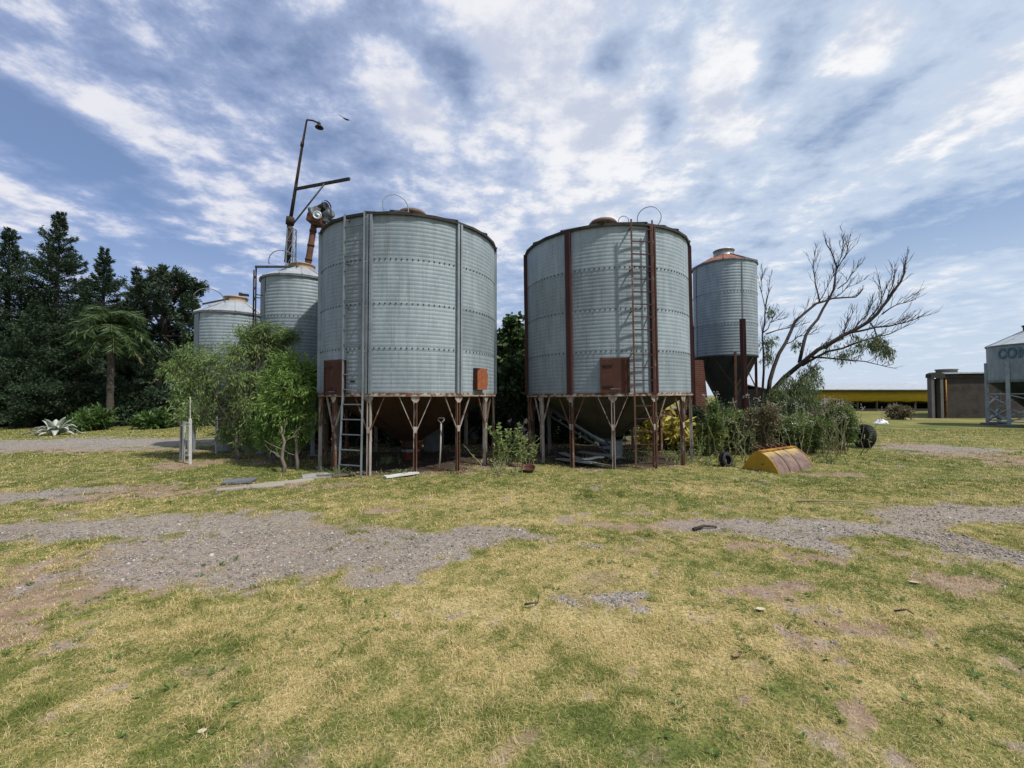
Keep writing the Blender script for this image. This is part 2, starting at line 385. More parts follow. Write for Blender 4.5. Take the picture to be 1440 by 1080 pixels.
GREEN = [(120, 700, 70, 10), (380, 700, 180, 10), (330, 665, 150, 14), (200, 860, 160, 14), (960, 1040, 200, 40), (760, 990, 140, 30), (1150, 1000, 160, 40), (60, 960, 120, 60), (1240, 670, 160, 12), (600, 690, 160, 9), (1060, 800, 80, 14),
         (1150, 800, 60, 10), (870, 700, 160, 8), (360, 1030, 200, 40), (1400, 900, 80, 30), (280, 930, 90, 30), (1390, 600, 200, 8), (90, 600, 200, 4)]
def ell(lst):
    o = []
    for px, py, rx, ry in lst:
        g = gnd(px, py)
        o.append((g.x, g.y, rx / FPX * g.y, max(.05, g.y * g.y / (FPX * EYE) * ry)))
    return o
E_GRAVEL, E_DIRT, E_DRY, E_GREEN = ell(GRAVEL), ell(DIRT), ell(DRY), ell(GREEN)
def field(x, y, E):
    m = np.zeros_like(x)
    for cx, cy, rx, ry in E:
        d = np.sqrt(((x - cx) / rx) ** 2 + ((y - cy) / ry) ** 2)
        m = np.maximum(m, 1 - np.clip((d - .35) / .95, 0, 1))
    return m
def masks(x, y):
    wx = x + (fbm(x, y, 1.1, 3, 5) - .5) * .9; wy = y + (fbm(x, y, 1.1, 3, 9) - .5) * .7
    n1 = fbm(x, y, 2.2, 5, 21); n2 = fbm(x, y, 7.0, 3, 31); n3 = fbm(x, y, .55, 4, 41)
    n4 = fbm(x, y, 17, 2, 35)
    g = sstep(.12, .95, field(wx, wy, E_GRAVEL) * 1.05 + (n1 - .5) * 1.3 + (n2 - .5) * 1.0 + (n4 - .5) * .7)
    d = sstep(.25, .85, field(wx, wy, E_DIRT) * np.where(y < 4.6, .80, .95) + (n1 - .5) * 1.35 + (n2 - .5) * 1.3 + (n4 - .5) * .8)
    halo = sstep(-.05, .55, field(wx, wy, E_GRAVEL) + (n1 - .5) * 1.1 + (n2 - .5) * .8) * sstep(14, 9, y)
    d = np.maximum(d, halo * .62)
    bare = sstep(.62, .78, fbm(x, y, 1.6, 5, 77)) * .55 * sstep(14, 6, y)         # thin worn spots all over
    d = np.maximum(d, bare)
    dry = .575 + .26 * field(wx, wy, E_DRY) - .15 * field(wx, wy, E_GREEN) + (n3 - .5) * .30 + (n2 - .5) * .65 + (n4 - .5) * .6 + (fbm(x, y, 2.6, 3, 51) - .5) * .55
    dry = np.clip(dry - .13 * sstep(5.6, 8.5, y) - .10 * sstep(.5, 3.5, x) * sstep(6.5, 3, y), 0, 1)
    return g, d, dry
def gz(x, y):
    near = sstep(40, 15, np.hypot(x, y))
    return near * ((fbm(x, y, .8, 3, 61) - .5) * .07 + (fbm(x, y, 5, 2, 63) - .5) * .022)

def axis(lo, hi, st, far):
    a = list(np.arange(lo, hi, st)); s = st; v = a[-1]
    while v < far: s *= 1.22; v += s; a.append(v)
    s = st; v = a[0]; b = []
    while v > -far: s *= 1.22; v -= s; b.append(v)
    return np.array(b[::-1] + a)
xs = axis(-17, 17, .075, 2500); ys = axis(.6, 17, .075, 2500)
GX, GY = np.meshgrid(xs, ys)
gm, dm, dr = masks(GX, GY)
shade_soil = np.zeros_like(GX)  # bare earth under and behind the silos, coloured darker in place of shade
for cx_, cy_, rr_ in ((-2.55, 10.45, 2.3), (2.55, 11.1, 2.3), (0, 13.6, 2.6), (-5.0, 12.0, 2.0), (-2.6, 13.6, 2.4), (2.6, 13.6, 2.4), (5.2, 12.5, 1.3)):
    shade_soil = np.maximum(shade_soil, sstep(rr_ * 1.08, rr_ * .80, np.hypot(GX - cx_, GY - cy_ - .15) + (fbm(GX, GY, 1.8, 4, 131) - .5) * 1.1))
dm = np.maximum(dm, shade_soil)
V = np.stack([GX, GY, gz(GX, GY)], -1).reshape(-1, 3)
nx, ny = len(xs), len(ys)
ii = (np.arange(ny - 1)[:, None] * nx + np.arange(nx - 1)[None, :]).ravel()
Fq = np.stack([ii, ii + 1, ii + nx + 1, ii + nx], -1)

def ground_mat():
    t = NT('ground')
    pos = t.n('ShaderNodeNewGeometry').outputs['Position']
    A = lambda n: t.n('ShaderNodeAttribute', attribute_name=n).outputs['Fac']
    fine = t.noise(pos, 34, 4, .65); mid = t.noise(pos, 6, 5, .6); broad = t.noise(pos, .7, 4, .55)
    # grass seen as thatch: straw to green
    dry = t.math('ADD', A('dry'), t.math('MULTIPLY', t.math('SUBTRACT', fine, .5), 1.3))
    dry = t.math('ADD', dry, t.math('MULTIPLY', t.math('SUBTRACT', mid, .5), .5))
    gr = t.n('ShaderNodeValToRGB', {'Fac': dry}); cr = gr.color_ramp
    cr.elements[0].position = .0; cr.elements[0].color = (.085, .11, .028, 1)
    cr.elements[1].position = 1.0; cr.elements[1].color = (.45, .355, .17, 1)
    e = cr.elements.new(.35); e.color = (.155, .17, .045, 1)
    e = cr.elements.new(.7); e.color = (.29, .24, .09, 1)
    grass = gr.outputs[0]
    grass = t.mix(t.mapr(t.noise(pos, 60, 3, .6), .32, .58, .7, 0), grass, (.045, .04, .02))
    # gravel: crushed grey stone
    vo = t.n('ShaderNodeTexVoronoi', {'Vector': pos, 'Scale': 42, 'Randomness': 1}, feature='F1')
    vo2 = t.n('ShaderNodeTexVoronoi', {'Vector': pos, 'Scale': 110, 'Randomness': 1}, feature='F1')
    cell = t.n('ShaderNodeSeparateColor', {0: vo.outputs['Color']}).outputs[0]
    st = t.mix(cell, (.165, .148, .132), (.37, .333, .295))
    st = t.mix(t.mapr(broad, .4, .7), st, t.mix(.5, st, (.25, .185, .14)))
    st = t.mix(t.mapr(vo2.outputs['Distance'], .0, .6, .35, 0), st, (.14, .12, .105))
    dirt = t.mix(t.mapr(mid, .3, .7), (.20, .13, .088), (.295, .215, .155))
    dirt = t.mix(t.mapr(fine, .55, .8), dirt, (.44, .36, .28))
    gm_ = t.mapr(t.math('ADD', A('gravel'), t.math('MULTIPLY', t.math('SUBTRACT', fine, .5), 1.1)), .15, .8)
    dm_ = t.mapr(t.math('ADD', A('dirt'), t.math('MULTIPLY', t.math('SUBTRACT', fine, .5), .9)), .3, .75)
    dirt = t.mix(A('soil'), dirt, (.052, .037, .027))  # dark tint painted in for the shade round the silos
    col = t.mix(dm_, grass, dirt)
    gm_ = t.math('MULTIPLY', gm_, t.math('SUBTRACT', 1.0, t.math('MULTIPLY', A('dirt'), .45)))
    col = t.mix(gm_, col, st)
    h = t.math('ADD', t.math('MULTIPLY', fine, 1.0), t.math('MULTIPLY', vo.outputs['Distance'], t.math('MULTIPLY', gm_, -1.5)))
    bs = t.n('ShaderNodeBsdfPrincipled', {'Base Color': col, 'Roughness': .95, 'Specular IOR Level': .1,
                                           'Normal': t.bump(h, .55, .02)}).outputs[0]
    return t.out(bs)
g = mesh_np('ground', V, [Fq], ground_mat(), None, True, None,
            [('gravel', 'POINT', gm.ravel()), ('dirt', 'POINT', dm.ravel()), ('dry', 'POINT', dr.ravel()), ('soil', 'POINT', shade_soil.ravel())])
tag(g, 'dry patchy turf with worn gravel and dirt tracks', 'ground', kind='structure')

# ---------------------------------------------------------------- grass blades (stuff)
def blade_mat():
    t = NT('grass_blades')
    tone = t.n('ShaderNodeAttribute', attribute_name='tone').outputs['Fac']
    r = t.n('ShaderNodeValToRGB', {'Fac': tone}); cr = r.color_ramp
    cr.elements[0].position = 0; cr.elements[0].color = (.066, .108, .022, 1)
    cr.elements[1].position = 1; cr.elements[1].color = (.84, .67, .38, 1)
    for p, c in ((.3, (.175, .215, .04)), (.5, (.32, .305, .09)), (.72, (.56, .43, .175))):
        e = cr.elements.new(p); e.color = (*c, 1)
    p = t.n('ShaderNodeBsdfPrincipled', {'Base Color': r.outputs[0], 'Roughness': .7, 'Specular IOR Level': .15}).outputs[0]
    tr = t.n('ShaderNodeBsdfTranslucent', {'Color': r.outputs[0]}).outputs[0]
    return t.out(t.n('ShaderNodeMixShader', {0: .25, 1: p, 2: tr}).outputs[0])
SHADE_SPOTS = []
def make_grass():
    P = []
    for y0, y1, dens in ((1.45, 3.0, 17000), (3.0, 5.0, 7600), (5.0, 8.0, 3200), (8.0, 12.0, 1250), (12.0, 20.0, 380)):
        area = (1.24 * (y1 * y1 - y0 * y0) + 2.6 * (y1 - y0))
        n = int(area * dens)
        y = np.sqrt(rng.uniform(y0 * y0, y1 * y1, n)); x = rng.uniform(-1, 1, n) * (1.24 * y + 1.3)
        P.append(np.stack([x, y], -1))
    P = np.concatenate(P); x, y = P[:, 0], P[:, 1]
    g_, d_, r_ = masks(x, y)
    cl = fbm(x, y, 9, 3, 91)
    dens = (1 - sstep(.15, .8, g_) * .93) * (1 - .68 * d_) * sstep(.25, .55, cl + .12)
    for i_, (cx, cy) in enumerate(SILO_XY):
        dens *= np.where(np.hypot(x - cx, y - cy - .1) + (fbm(x, y, 2.5, 3, 133) - .5) * .8 < 1.75, .05, 1)
    k = rng.uniform(0, 1, len(x)) < dens
    x, y, r_ = x[k], y[k], r_[k]; n = len(x)
    cl2 = fbm(x, y, 11, 3, 95)
    straw = rng.uniform(0, 1, n) < np.clip(r_ * 1.0 + (cl2 - .5) * 1.9 - .06, .04, .92)
    tone = np.clip(np.where(straw, rng.normal(.76, .15, n), rng.normal(.14, .13, n) + r_ * .20), 0, 1)
    az = rng.uniform(0, 2 * PI, n); lean = np.abs(rng.normal(.75, .5, n)) + tone * .8
    hgt = rng.uniform(.011, .028, n) * np.where(straw, .95, 1) * (1 + .35 * (fbm(x, y, 1.6, 2, 99) - .5)) * (1 + 1.3 * sstep(.64, .76, fbm(x, y, 3.3, 3, 103))) * (1 + .03 * y)
    wid = np.maximum(.0016, .00075 * y) * rng.uniform(.7, 1.4, n)
    z = gz(x, y) - .003
    dx, dy = np.cos(az), np.sin(az)
    base = np.stack([x, y, z], -1)
    side = np.stack([-dy, dx, np.zeros(n)], -1) * wid[:, None] / 2
    midp = base + np.stack([dx * lean * hgt * .35, dy * lean * hgt * .35, hgt * .62], -1)
    tip = base + np.stack([dx * lean * hgt * 1.15, dy * lean * hgt * 1.15, hgt * np.clip(1 - .3 * lean, .15, 1)], -1)
    V = np.stack([base - side, base + side, midp + side * .8, midp - side * .8, tip], 1).reshape(-1, 3)
    o = np.arange(n) * 5
    q = np.stack([o, o + 1, o + 2, o + 3], -1); tr = np.stack([o + 3, o + 2, o + 4], -1)
    b = mesh_np('grass', V, [q, tr], blade_mat(), None, False, None, [('tone', 'POINT', np.repeat(tone, 5))])
    tag(b, 'short half-dry turf covering the yard in front of the silos', 'grass', kind='stuff')

def make_rosettes():
    # small broad-leaved weeds and clover flat in the turf
    n = 2600; y = np.sqrt(rng.uniform(1.5 ** 2, 9.0 ** 2, n)); x = rng.uniform(-1, 1, n) * (1.24 * y + 1.3)
    g_, d_, r_ = masks(x, y)
    k = (rng.uniform(0, 1, n) < (1 - g_) * (1 - .6 * d_) * sstep(.42, .66, fbm(x, y, 1.1, 3, 201)))
    x, y = x[k], y[k]; P = []; D = []
    for cx, cy in zip(x, y):
        m = rng.integers(5, 10); a = rng.uniform(0, 2 * PI, m); r = rng.uniform(.0, .02, m)
        z = float(gz(np.array(cx), np.array(cy)))
        P.append(np.stack([cx + r * np.cos(a), cy + r * np.sin(a), np.full(m, z + .006)], -1)); D.append(np.stack([np.cos(a), np.sin(a), rng.uniform(.1, .7, m)], -1))
    P = np.concatenate(P); D = np.concatenate(D); n = len(P)
    D /= np.linalg.norm(D, axis=1, keepdims=True); S = np.stack([-D[:, 1], D[:, 0], np.zeros(n)], -1)
    L = rng.uniform(.018, .045, (n, 1)); W = L * rng.uniform(.35, .6, (n, 1)); mid = P + D * L * .5 + np.array([0, 0, .004])
    V = np.stack([P, mid - S * W / 2, P + D * L, mid + S * W / 2], 1).reshape(-1, 3)
    b = mesh_np('ground_weeds', V, [np.arange(n * 4).reshape(n, 4)], M['rosette'])
    tag(b, 'tiny broad-leaved weeds growing flat in the turf', 'weeds', kind='stuff')

# ---------------------------------------------------------------- loose crushed stone (stuff)
def make_gravel():
    P = []
    for y0, y1, dens in ((2.6, 5.0, 2100), (5.0, 8.0, 950), (8.0, 14.0, 160)):
        n = int((1.24 * (y1 * y1 - y0 * y0) + 2.6 * (y1 - y0)) * dens)
        y = np.sqrt(rng.uniform(y0 * y0, y1 * y1, n)); x = rng.uniform(-1, 1, n) * (1.24 * y + 1.3)
        P.append(np.stack([x, y], -1))
    P = np.concatenate(P); x, y = P[:, 0], P[:, 1]
    g_, d_, r_ = masks(x, y)
    k = rng.uniform(0, 1, len(x)) < np.clip(sstep(.1, .9, g_) + d_ * .03 + .0015, 0, 1) * (.35 + .65 * sstep(.4, .6, fbm(x, y, 5, 3, 111)))
    x, y = x[k], y[k]; n = len(x)
    s = np.clip(rng.lognormal(-5.15, .38, n), .003, .019)
    cube = np.array([[a, b, c] for c in (-1, 1) for a, b in ((-1, -1), (1, -1), (1, 1), (-1, 1))], float)
    Vv = cube[None] * rng.uniform(.45, 1.1, (n, 8, 3)) * s[:, None, None] * rng.uniform(.6, 1.2, (n, 1, 3)) * np.array([1, 1, .62])
    a = rng.uniform(0, 2 * PI, n); b = rng.uniform(-.6, .6, n)
    ca, sa, cb, sb = np.cos(a)[:, None], np.sin(a)[:, None], np.cos(b)[:, None], np.sin(b)[:, None]
    X, Y, Z = Vv[..., 0], Vv[..., 1], Vv[..., 2]
    Y, Z = Y * cb - Z * sb, Y * sb + Z * cb
    X, Y = X * ca - Y * sa, X * sa + Y * ca
    Vv = np.stack([X + x[:, None], Y + y[:, None], Z + (gz(x, y) + s * .35)[:, None]], -1).reshape(-1, 3)
    o = (np.arange(n) * 8)[:, None, None]
    f = np.array([(3, 2, 1, 0), (4, 5, 6, 7), (0, 1, 5, 4), (1, 2, 6, 5), (2, 3, 7, 6), (3, 0, 4, 7)])[None]
    F = (o + f).reshape(-1, 4)
    t = NT('crushed_stone'); rnd = t.n('ShaderNodeNewGeometry').outputs['Random Per Island']
    rp = t.n('ShaderNodeValToRGB', {'Fac': rnd}); cr = rp.color_ramp
    cr.elements[0].color = (.145, .13, .116, 1); cr.elements[1].color = (.46, .41, .36, 1)
    e = cr.elements.new(.6); e.color = (.25, .225, .198, 1)
    mt = t.out(t.n('ShaderNodeBsdfPrincipled', {'Base Color': rp.outputs[0], 'Roughness': .9, 'Specular IOR Level': .2}).outputs[0])
    b = mesh_np('gravel', Vv, [F], mt)
    tag(b, 'loose crushed grey stone scattered along the worn track', 'gravel', kind='stuff')
# ---------------------------------------------------------------- silos
class Silo: pass
def silo_from(px_l, px_r, D):
    """place a round bin so that its two sides lie on two sight lines, at distance D"""
    a = math.atan((px_l - 720) / FPX); b = math.atan((px_r - 720) / FPX)
    s = Silo(); s.th = (a + b) / 2; s.r = D * math.sin((b - a) / 2); s.D = D
    s.x, s.y = D * math.sin(s.th), D * math.cos(s.th)
    return s
def phi(s, px):
    rel = math.atan((px - 720) / FPX) - s.th
    lo, hi = -1.35, 1.35
    for _ in range(50):
        m = (lo + hi) / 2
        v = math.atan2(s.r * math.sin(m), s.D - s.r * math.cos(m))
        if v < rel: lo = m
        else: hi = m
    return lo
def pol(r, a, z): return Vector((r * math.sin(a), -r * math.cos(a), z))
def rotz(a): return Matrix.Rotation(a, 3, 'Z')

S1 = silo_from(449.5, 695, 10.75)
S2 = silo_from(743.5, 973, 11.35)
SILO_XY = [(S1.x, S1.y), (S2.x, S2.y)]

def wall_mesh(root, r, z0, z1, pitch, courses, N, sheets, a_off, mat, bolt_n, bolt_m, depth=.007, name='wall'):
    nr = max(2, round((z1 - z0) / pitch)); pitch = (z1 - z0) / nr
    prof = []
    for i in range(nr):
        b = z0 + i * pitch
        prof += [(r - depth, b), (r - depth * .1, b + .13 * pitch), (r + depth * .22, b + .5 * pitch), (r, b + .90 * pitch)]
    prof.append((r - depth, z1))
    prof = np.array(prof); K = len(prof)
    an = np.arange(N) * 2 * PI / N + a_off
    wob = 1 + .0012 * np.sin(an * 5 + 1) + .0008 * np.sin(an * 11)
    V = np.stack([prof[:, 0, None] * wob * np.sin(an), -prof[:, 0, None] * wob * np.cos(an), np.repeat(prof[:, 1, None], N, 1)], -1).reshape(-1, 3)
    i, k = np.meshgrid(np.arange(K - 1), np.arange(N), indexing='ij'); k2 = (k + 1) % N
    F = np.stack([i * N + k, i * N + k2, (i + 1) * N + k2, (i + 1) * N + k], -1).reshape(-1, 4)
    sheet = (k.ravel() * sheets // N); crs = ((prof[i.ravel(), 1] - z0) / (z1 - z0) * courses).astype(int)
    tn = rng.uniform(.83, 1.11, (sheets, courses + 1))[sheet, np.minimum(crs, courses)]
    # bolts along the course joints
    bv = []; bf = []; cube = np.array([[a, b, c] for c in (-1, 1) for a, b in ((-1, -1), (1, -1), (1, 1), (-1, 1))], float)
    cf = np.array([(3, 2, 1, 0), (4, 5, 6, 7), (0, 1, 5, 4), (1, 2, 6, 5), (2, 3, 7, 6), (3, 0, 4, 7)])
    o = len(V)
    for c in range(1, courses):
        zc = z0 + (z1 - z0) * c / courses
        for q in range(bolt_n):
            a = 2 * PI * q / bolt_n + .01
            ca, sa = math.cos(a), math.sin(a)
            cc = cube * np.array([.011, .010, .013]) * (r / 2.05) ** .3
            X = cc[:, 0] * ca - cc[:, 1] * sa + (r + .004) * sa; Y = cc[:, 0] * sa + cc[:, 1] * ca - (r + .004) * ca
            bv.append(np.stack([X, Y, cc[:, 2] + zc], -1)); bf.append(cf + o); o += 8
    nb = 0
    if bv:
        V = np.concatenate([V] + bv); B = np.concatenate(bf); nb = len(B)
        F = np.concatenate([F, B])
    mi = np.concatenate([np.zeros(len(F) - nb, int), np.ones(nb, int)])
    ob = mesh_np(name, V, [F], [mat, bolt_m], root, True, mi, [('tone', 'FACE', np.concatenate([tn, np.ones(nb)]))])
    return ob

def hoop(root, c, rad, tilt_az, m, tr=.012, a0=-.25, a1=PI + .25, name='grab_hoop'):
    pts = []
    for k in range(25):
        a = a0 + (a1 - a0) * k / 24
        pts.append(Vector(c) + Vector((math.cos(a) * rad * math.cos(tilt_az), math.cos(a) * rad * math.sin(tilt_az), math.sin(a) * rad)))
    return MB().tube(pts, tr, 6).build(name, m, root)

def ladder(root, s, pa, pb, z0, z1, off, dz, m_rail, m_rung, splay=0.0, zbreak=None, flare=.0):
    """ladder between the two azimuths pa, pb; rungs are pieces of their own"""
    ra = s.r + off
    A = lambda z: pol(ra + flare * max(0, 1 - z / 1.6), pa - splay * max(0, 1 - z / 1.6), z)
    B = lambda z: pol(ra + flare * max(0, 1 - z / 1.6), pb + splay * max(0, 1 - z / 1.6), z)
    mb = MB()
    zs = [z0, 1.6, z1] if z0 < 1.6 else [z0, z1]
    for fn in (A, B):
        for u, v in zip(zs, zs[1:]): mb.bar(fn(u), fn(v), .036, .026)
    # stand-offs to the wall
    for z in np.arange(max(z0, 1.6) + .9, z1, .9):
        for fn, p in ((A, pa), (B, pb)): mb.bar(fn(z), pol(s.r - .01, p, z), .03, .02)
    lad = mb.build('ladder', m_rail, root)
    z = z0 + dz * .7
    while z < z1 - .05:
        MB().bar(A(z), B(z), .026, .02).build('rung', m_rung, lad)
        z += dz
    return lad

def cone_roof(root, r, z0, rise, rt, N, mat, edge, ribs, over=.05, ribw=.035, ribh=.03, rib_m=None):
    mb = MB(); mb.lathe([(r + over, z0), (rt, z0 + rise)], N, smooth=False)
    mb.lathe([(r + over - .004, z0 - .012), (r - .03, z0 - .012), ], N, smooth=False)
    rf = mb.build('roof', mat, root)
    e = MB(); e.lathe([(r + over + .006, z0 - .045), (r + over + .006, z0 + .012), (r + over - .012, z0 + .02), ], N, smooth=False)
    e.lathe([(r + over - .01, z0 - .045), (r + over + .006, z0 - .045)], N, smooth=False)
    e.build('eave', edge, rf)
    rb = MB()
    for k in range(ribs):
        a = 2 * PI * k / ribs
        rb.bar(pol(rt, a, z0 + rise + ribh * .4), pol(r + over + .015, a, z0 + ribh * .4), ribw, ribh)
    rb.build('roof_rib', rib_m or mat, rf)
    return rf

def big_silo(s, label, h1, frame, n_leg=14, off=0.0, tilt=0.0):
    root = thing('grain_silo', label, 'silo', (s.x, s.y, -.02), -s.th, 'wide bins on leg rings')
    root.rotation_euler = Euler((0, tilt, -s.th), 'XYZ')
    z0 = 1.63; s.z0 = z0; s.h = h1
    wall_mesh(root, s.r, z0 + .04, h1, .083, 4, 168, 7, off, M['galv'], 119, M['bolt'], .0034)
    # vertical stiffeners at the sheet joints
    for k in range(7):
        a = off + 2 * PI * k / 7
        mb = MB()
        if frame == 'red':
            mb.box(pol(s.r + .035, a, (z0 + h1) / 2 + .01), (.13, .075, h1 - z0 - .04), rotz(a))
            mb.box(pol(s.r + .078, a + .02, (z0 + h1) / 2 + .01), (.035, .02, h1 - z0 - .06), rotz(a))
            mb.build('stiffener', M['red_oxide'], root)
        else:
            for sg in (-1, 1):
                mb.box(pol(s.r + .03, a + sg * .052 / s.r, (z0 + h1) / 2 + .01), (.022, .065, h1 - z0 - .03), rotz(a))
                mb.box(pol(s.r + .06, a + sg * .034 / s.r, (z0 + h1) / 2 + .01), (.042, .008, h1 - z0 - .03), rotz(a))
            mb.box(pol(s.r + .008, a, (z0 + h1) / 2 + .01), (.10, .012, h1 - z0 - .03), rotz(a), m=1)
            for z in np.arange(z0 + .1, h1 - .05, .105): mb.box(pol(s.r + .022, a, z), (.022, .03, .03), rotz(a), m=0)
            mb.build('stiffener', [M['galv_plain'], M['galv_dark']], root)
    # bottom ring
    mb = MB(); mb.lathe([(s.r - .06, z0 + .045), (s.r + .018, z0 + .045), (s.r + .018, z0 + .01), (s.r + .05, z0 + .006), (s.r + .05, z0 - .03), (s.r - .02, z0 - .04), (s.r - .06, z0 - .04), (s.r - .06, z0 + .045)], 84, smooth=False)
    for k in range(98):
        a = 2 * PI * (k + .5) / 98; mb.box(pol(s.r + .034, a, z0 + .02), (.022, .022, .022), rotz(a), m=1)
    mb.build('ring_beam', [M['ring'], M['bolt']], root)
    # hopper
    mb = MB(); hm = M['hopper_brown'] if frame != 'red' else M['hopper_olive']
    zb = .42
    mb.lathe([(s.r - .07, z0 - .01), (.26, zb + .12), (.2, zb + .1), (.2, zb - .06), (.22, zb - .08), (.0, zb - .08)], 56, smooth=False)
    for k in range(14):
        a = off + 2 * PI * (k + .5) / 14
        mb.bar(pol(s.r - .09, a, z0 - .05), pol(.28, a, zb + .12), .03, .015)
    mb.build('hopper', hm, root)
    MB().box((0, -.1, zb - .12), (.42, .6, .03)).box((0, -.42, zb - .12), (.2, .04, .07)).build('slide_gate', M['galv_dark'], root)
    # legs with V braces and gusset plates
    for k in range(n_leg):
        a = off + 2 * PI * k / n_leg
        rl = s.r - .02
        lm = M['legs'] if (k * 5 + (1 if frame == 'red' else 0)) % 3 else M['legs_pale']
        mb = MB(); w = .075
        for sg in (-1, 1): mb.box(pol(rl, a, .8) + rotz(a) @ Vector((sg * .03, 0, 0)), (.013, w, 1.66), rotz(a))
        mb.box(pol(rl - .028, a, .8), (.05, .012, 1.66), rotz(a)); mb.box(pol(rl, a, .0), (.16, .16, .03), rotz(a))
        lg = mb.build('leg', lm, root)
        bm_ = M['legs_pale'] if k % 3 else M['legs']
        for sg in (-1, 1):
            b = a + sg * 2 * PI / n_leg * .34
            MB().bar(pol(rl + .012, a + sg * .018, .93), pol(rl + .012, b, 1.585), .036, .012, up=(0, 0, 1)).build('brace', bm_, lg)
        g = MB(); R_ = rotz(a); c0 = pol(rl + .034, a, 0)
        g.prism([(-.10, 1.6), (.10, 1.6), (.085, 1.54), (.03, 1.47), (-.03, 1.47), (-.085, 1.54)], -.004, .004, lambda u, v, w_: c0 + R_ @ Vector((u, -w_, v)))
        g.build('gusset', M['legs_pale'], lg); g = MB()
        g.prism([(-.045, .99), (.045, .99), (.03, .86), (-.03, .86)], -.004, .004, lambda u, v, w_: c0 + R_ @ Vector((u, -w_, v)))
        g.build('gusset', M['legs_pale'], lg)
    # roof
    rise = .74
    cone_roof(root, s.r, h1 + .03, rise, .3, 28, M['roof'], M['roof_edge'], 14, .055, .05, .035, M['roof_edge'])
    zt = h1 + .03 + rise
    mb = MB(); mb.lathe([(.30, zt - .05), (.30, zt + .06), (.37, zt + .06), (.38, zt + .10), (.33, zt + .16), (.2, zt + .20), (0, zt + .21)], 28)
    mb.build('lid', M['brown_cap'], root)
    return root

# silo 1: galvanised frame
off1 = phi(S1, 519); H1 = at(585, 302, S1.y - S1.r * .97).z
s1 = big_silo(S1, 'wide galvanised silo with a grey ladder and two rusty hatches', H1, 'galv', off=off1)
ladder(s1, S1, phi(S1, 489), phi(S1, 515), .03, H1 + .03, .13, .30, M['ladder_grey'], M['ladder_grey'], splay=.008, flare=.06)
def hatch(root, s, pxl, pxr, pyt, pyb, mat, label=None, proud=.03, knob=True):
    a = phi(s, (pxl + pxr) / 2); c = Vector((s.x, s.y, 0)) + rotz(-s.th) @ pol(s.r, a, 0)
    zt = at((pxl + pxr) / 2, pyt, c.y).z; zb = at((pxl + pxr) / 2, pyb, c.y).z
    wdt = 2 * s.r * math.sin(abs(phi(s, pxr) - phi(s, pxl)) / 2)
    mb = MB(); d = s.r * (1 - math.cos(abs(phi(s, pxr) - phi(s, pxl)) / 2)) + .02
    mb.box(pol(s.r + proud - d / 2, a, (zt + zb) / 2), (wdt, d + proud, zt - zb), rotz(a))
    fr = .03
    for sg in (-1, 1): mb.box(pol(s.r + proud * 1.6, a, (zt + zb) / 2) + rotz(a) @ Vector((sg * (wdt / 2 - fr / 2), 0, 0)), (fr, .03, zt - zb + .01), rotz(a))
    h = mb.build('hatch', mat, root)
    if label: h['label'] = label
    for zz in (zb + (zt - zb) * .2, zb + (zt - zb) * .8):
        MB().box(pol(s.r + proud * 1.6 + .006, a, zz) + rotz(a) @ Vector((-wdt * .28, 0, 0)), (wdt * .42, .02, .035), rotz(a)).build('hinge', M['rust_dark'], h)
    MB().box(pol(s.r + proud * 1.1 + .004, a, zt - .03), (wdt - .07, .02, .03), rotz(a)).build('top_rail', M['rust'], h)
    if knob: MB().bar(pol(s.r + proud + .05, a - .05, zb + .08), pol(s.r + proud + .05, a + .05, zb + .08), .02).build('handle', M['galv_dark'], h)
    return h
hatch(s1, S1, 459, 484, 505, 555, M['rust_door'], 'tall rust-brown hatch')
# the small orange hatch stands out on a box frame
a = phi(S1, 672.5); c = Vector((S1.x, S1.y, 0)) + rotz(-S1.th) @ pol(S1.r, a, 0)
zt, zb = at(672, 517, c.y).z, at(672, 547, c.y).z; ra = rotz(a); w2 = .19
bx = MB().box(pol(S1.r + .02, a, (zt + zb) / 2), (w2 * 1.9, .18, zt - zb), ra).build('hatch_box', M['rust_door'], s1)
hd = MB(); oc = pol(S1.r + .115, a, (zt + zb) / 2); hh = (zt - zb) / 2
hd.prism([(-w2, -hh), (w2 * .7, -hh), (w2 * .98, -hh * .55), (w2 * 1.0, hh * .5), (w2 * .62, hh * .98), (-w2 * .2, hh * 1.02), (-w2 * .8, hh * .75), (-w2, hh * .45)], -.012, .012, lambda u, v, w: oc + ra @ Vector((u, -w, v)))
hd.build('hatch_lid', M['orange_rust'], bx)
hoop(s1, pol(S1.r - .42, phi(S1, 547) - .0, H1 + .34), .27, .25, M['galv_plain'], .011, -.5, PI + .5)
MB().bar(pol(S1.r - .1, phi(S1, 547), H1 + .12), pol(.35, phi(S1, 560), H1 + .80), .09, .035).build('roof_rail', M['roof_edge'], s1)
MB().box(pol(S1.r + .03, phi(S1, 497), 1.9), (.10, .03, .035), rotz(phi(S1, 497))).build('latch', M['black'], s1)
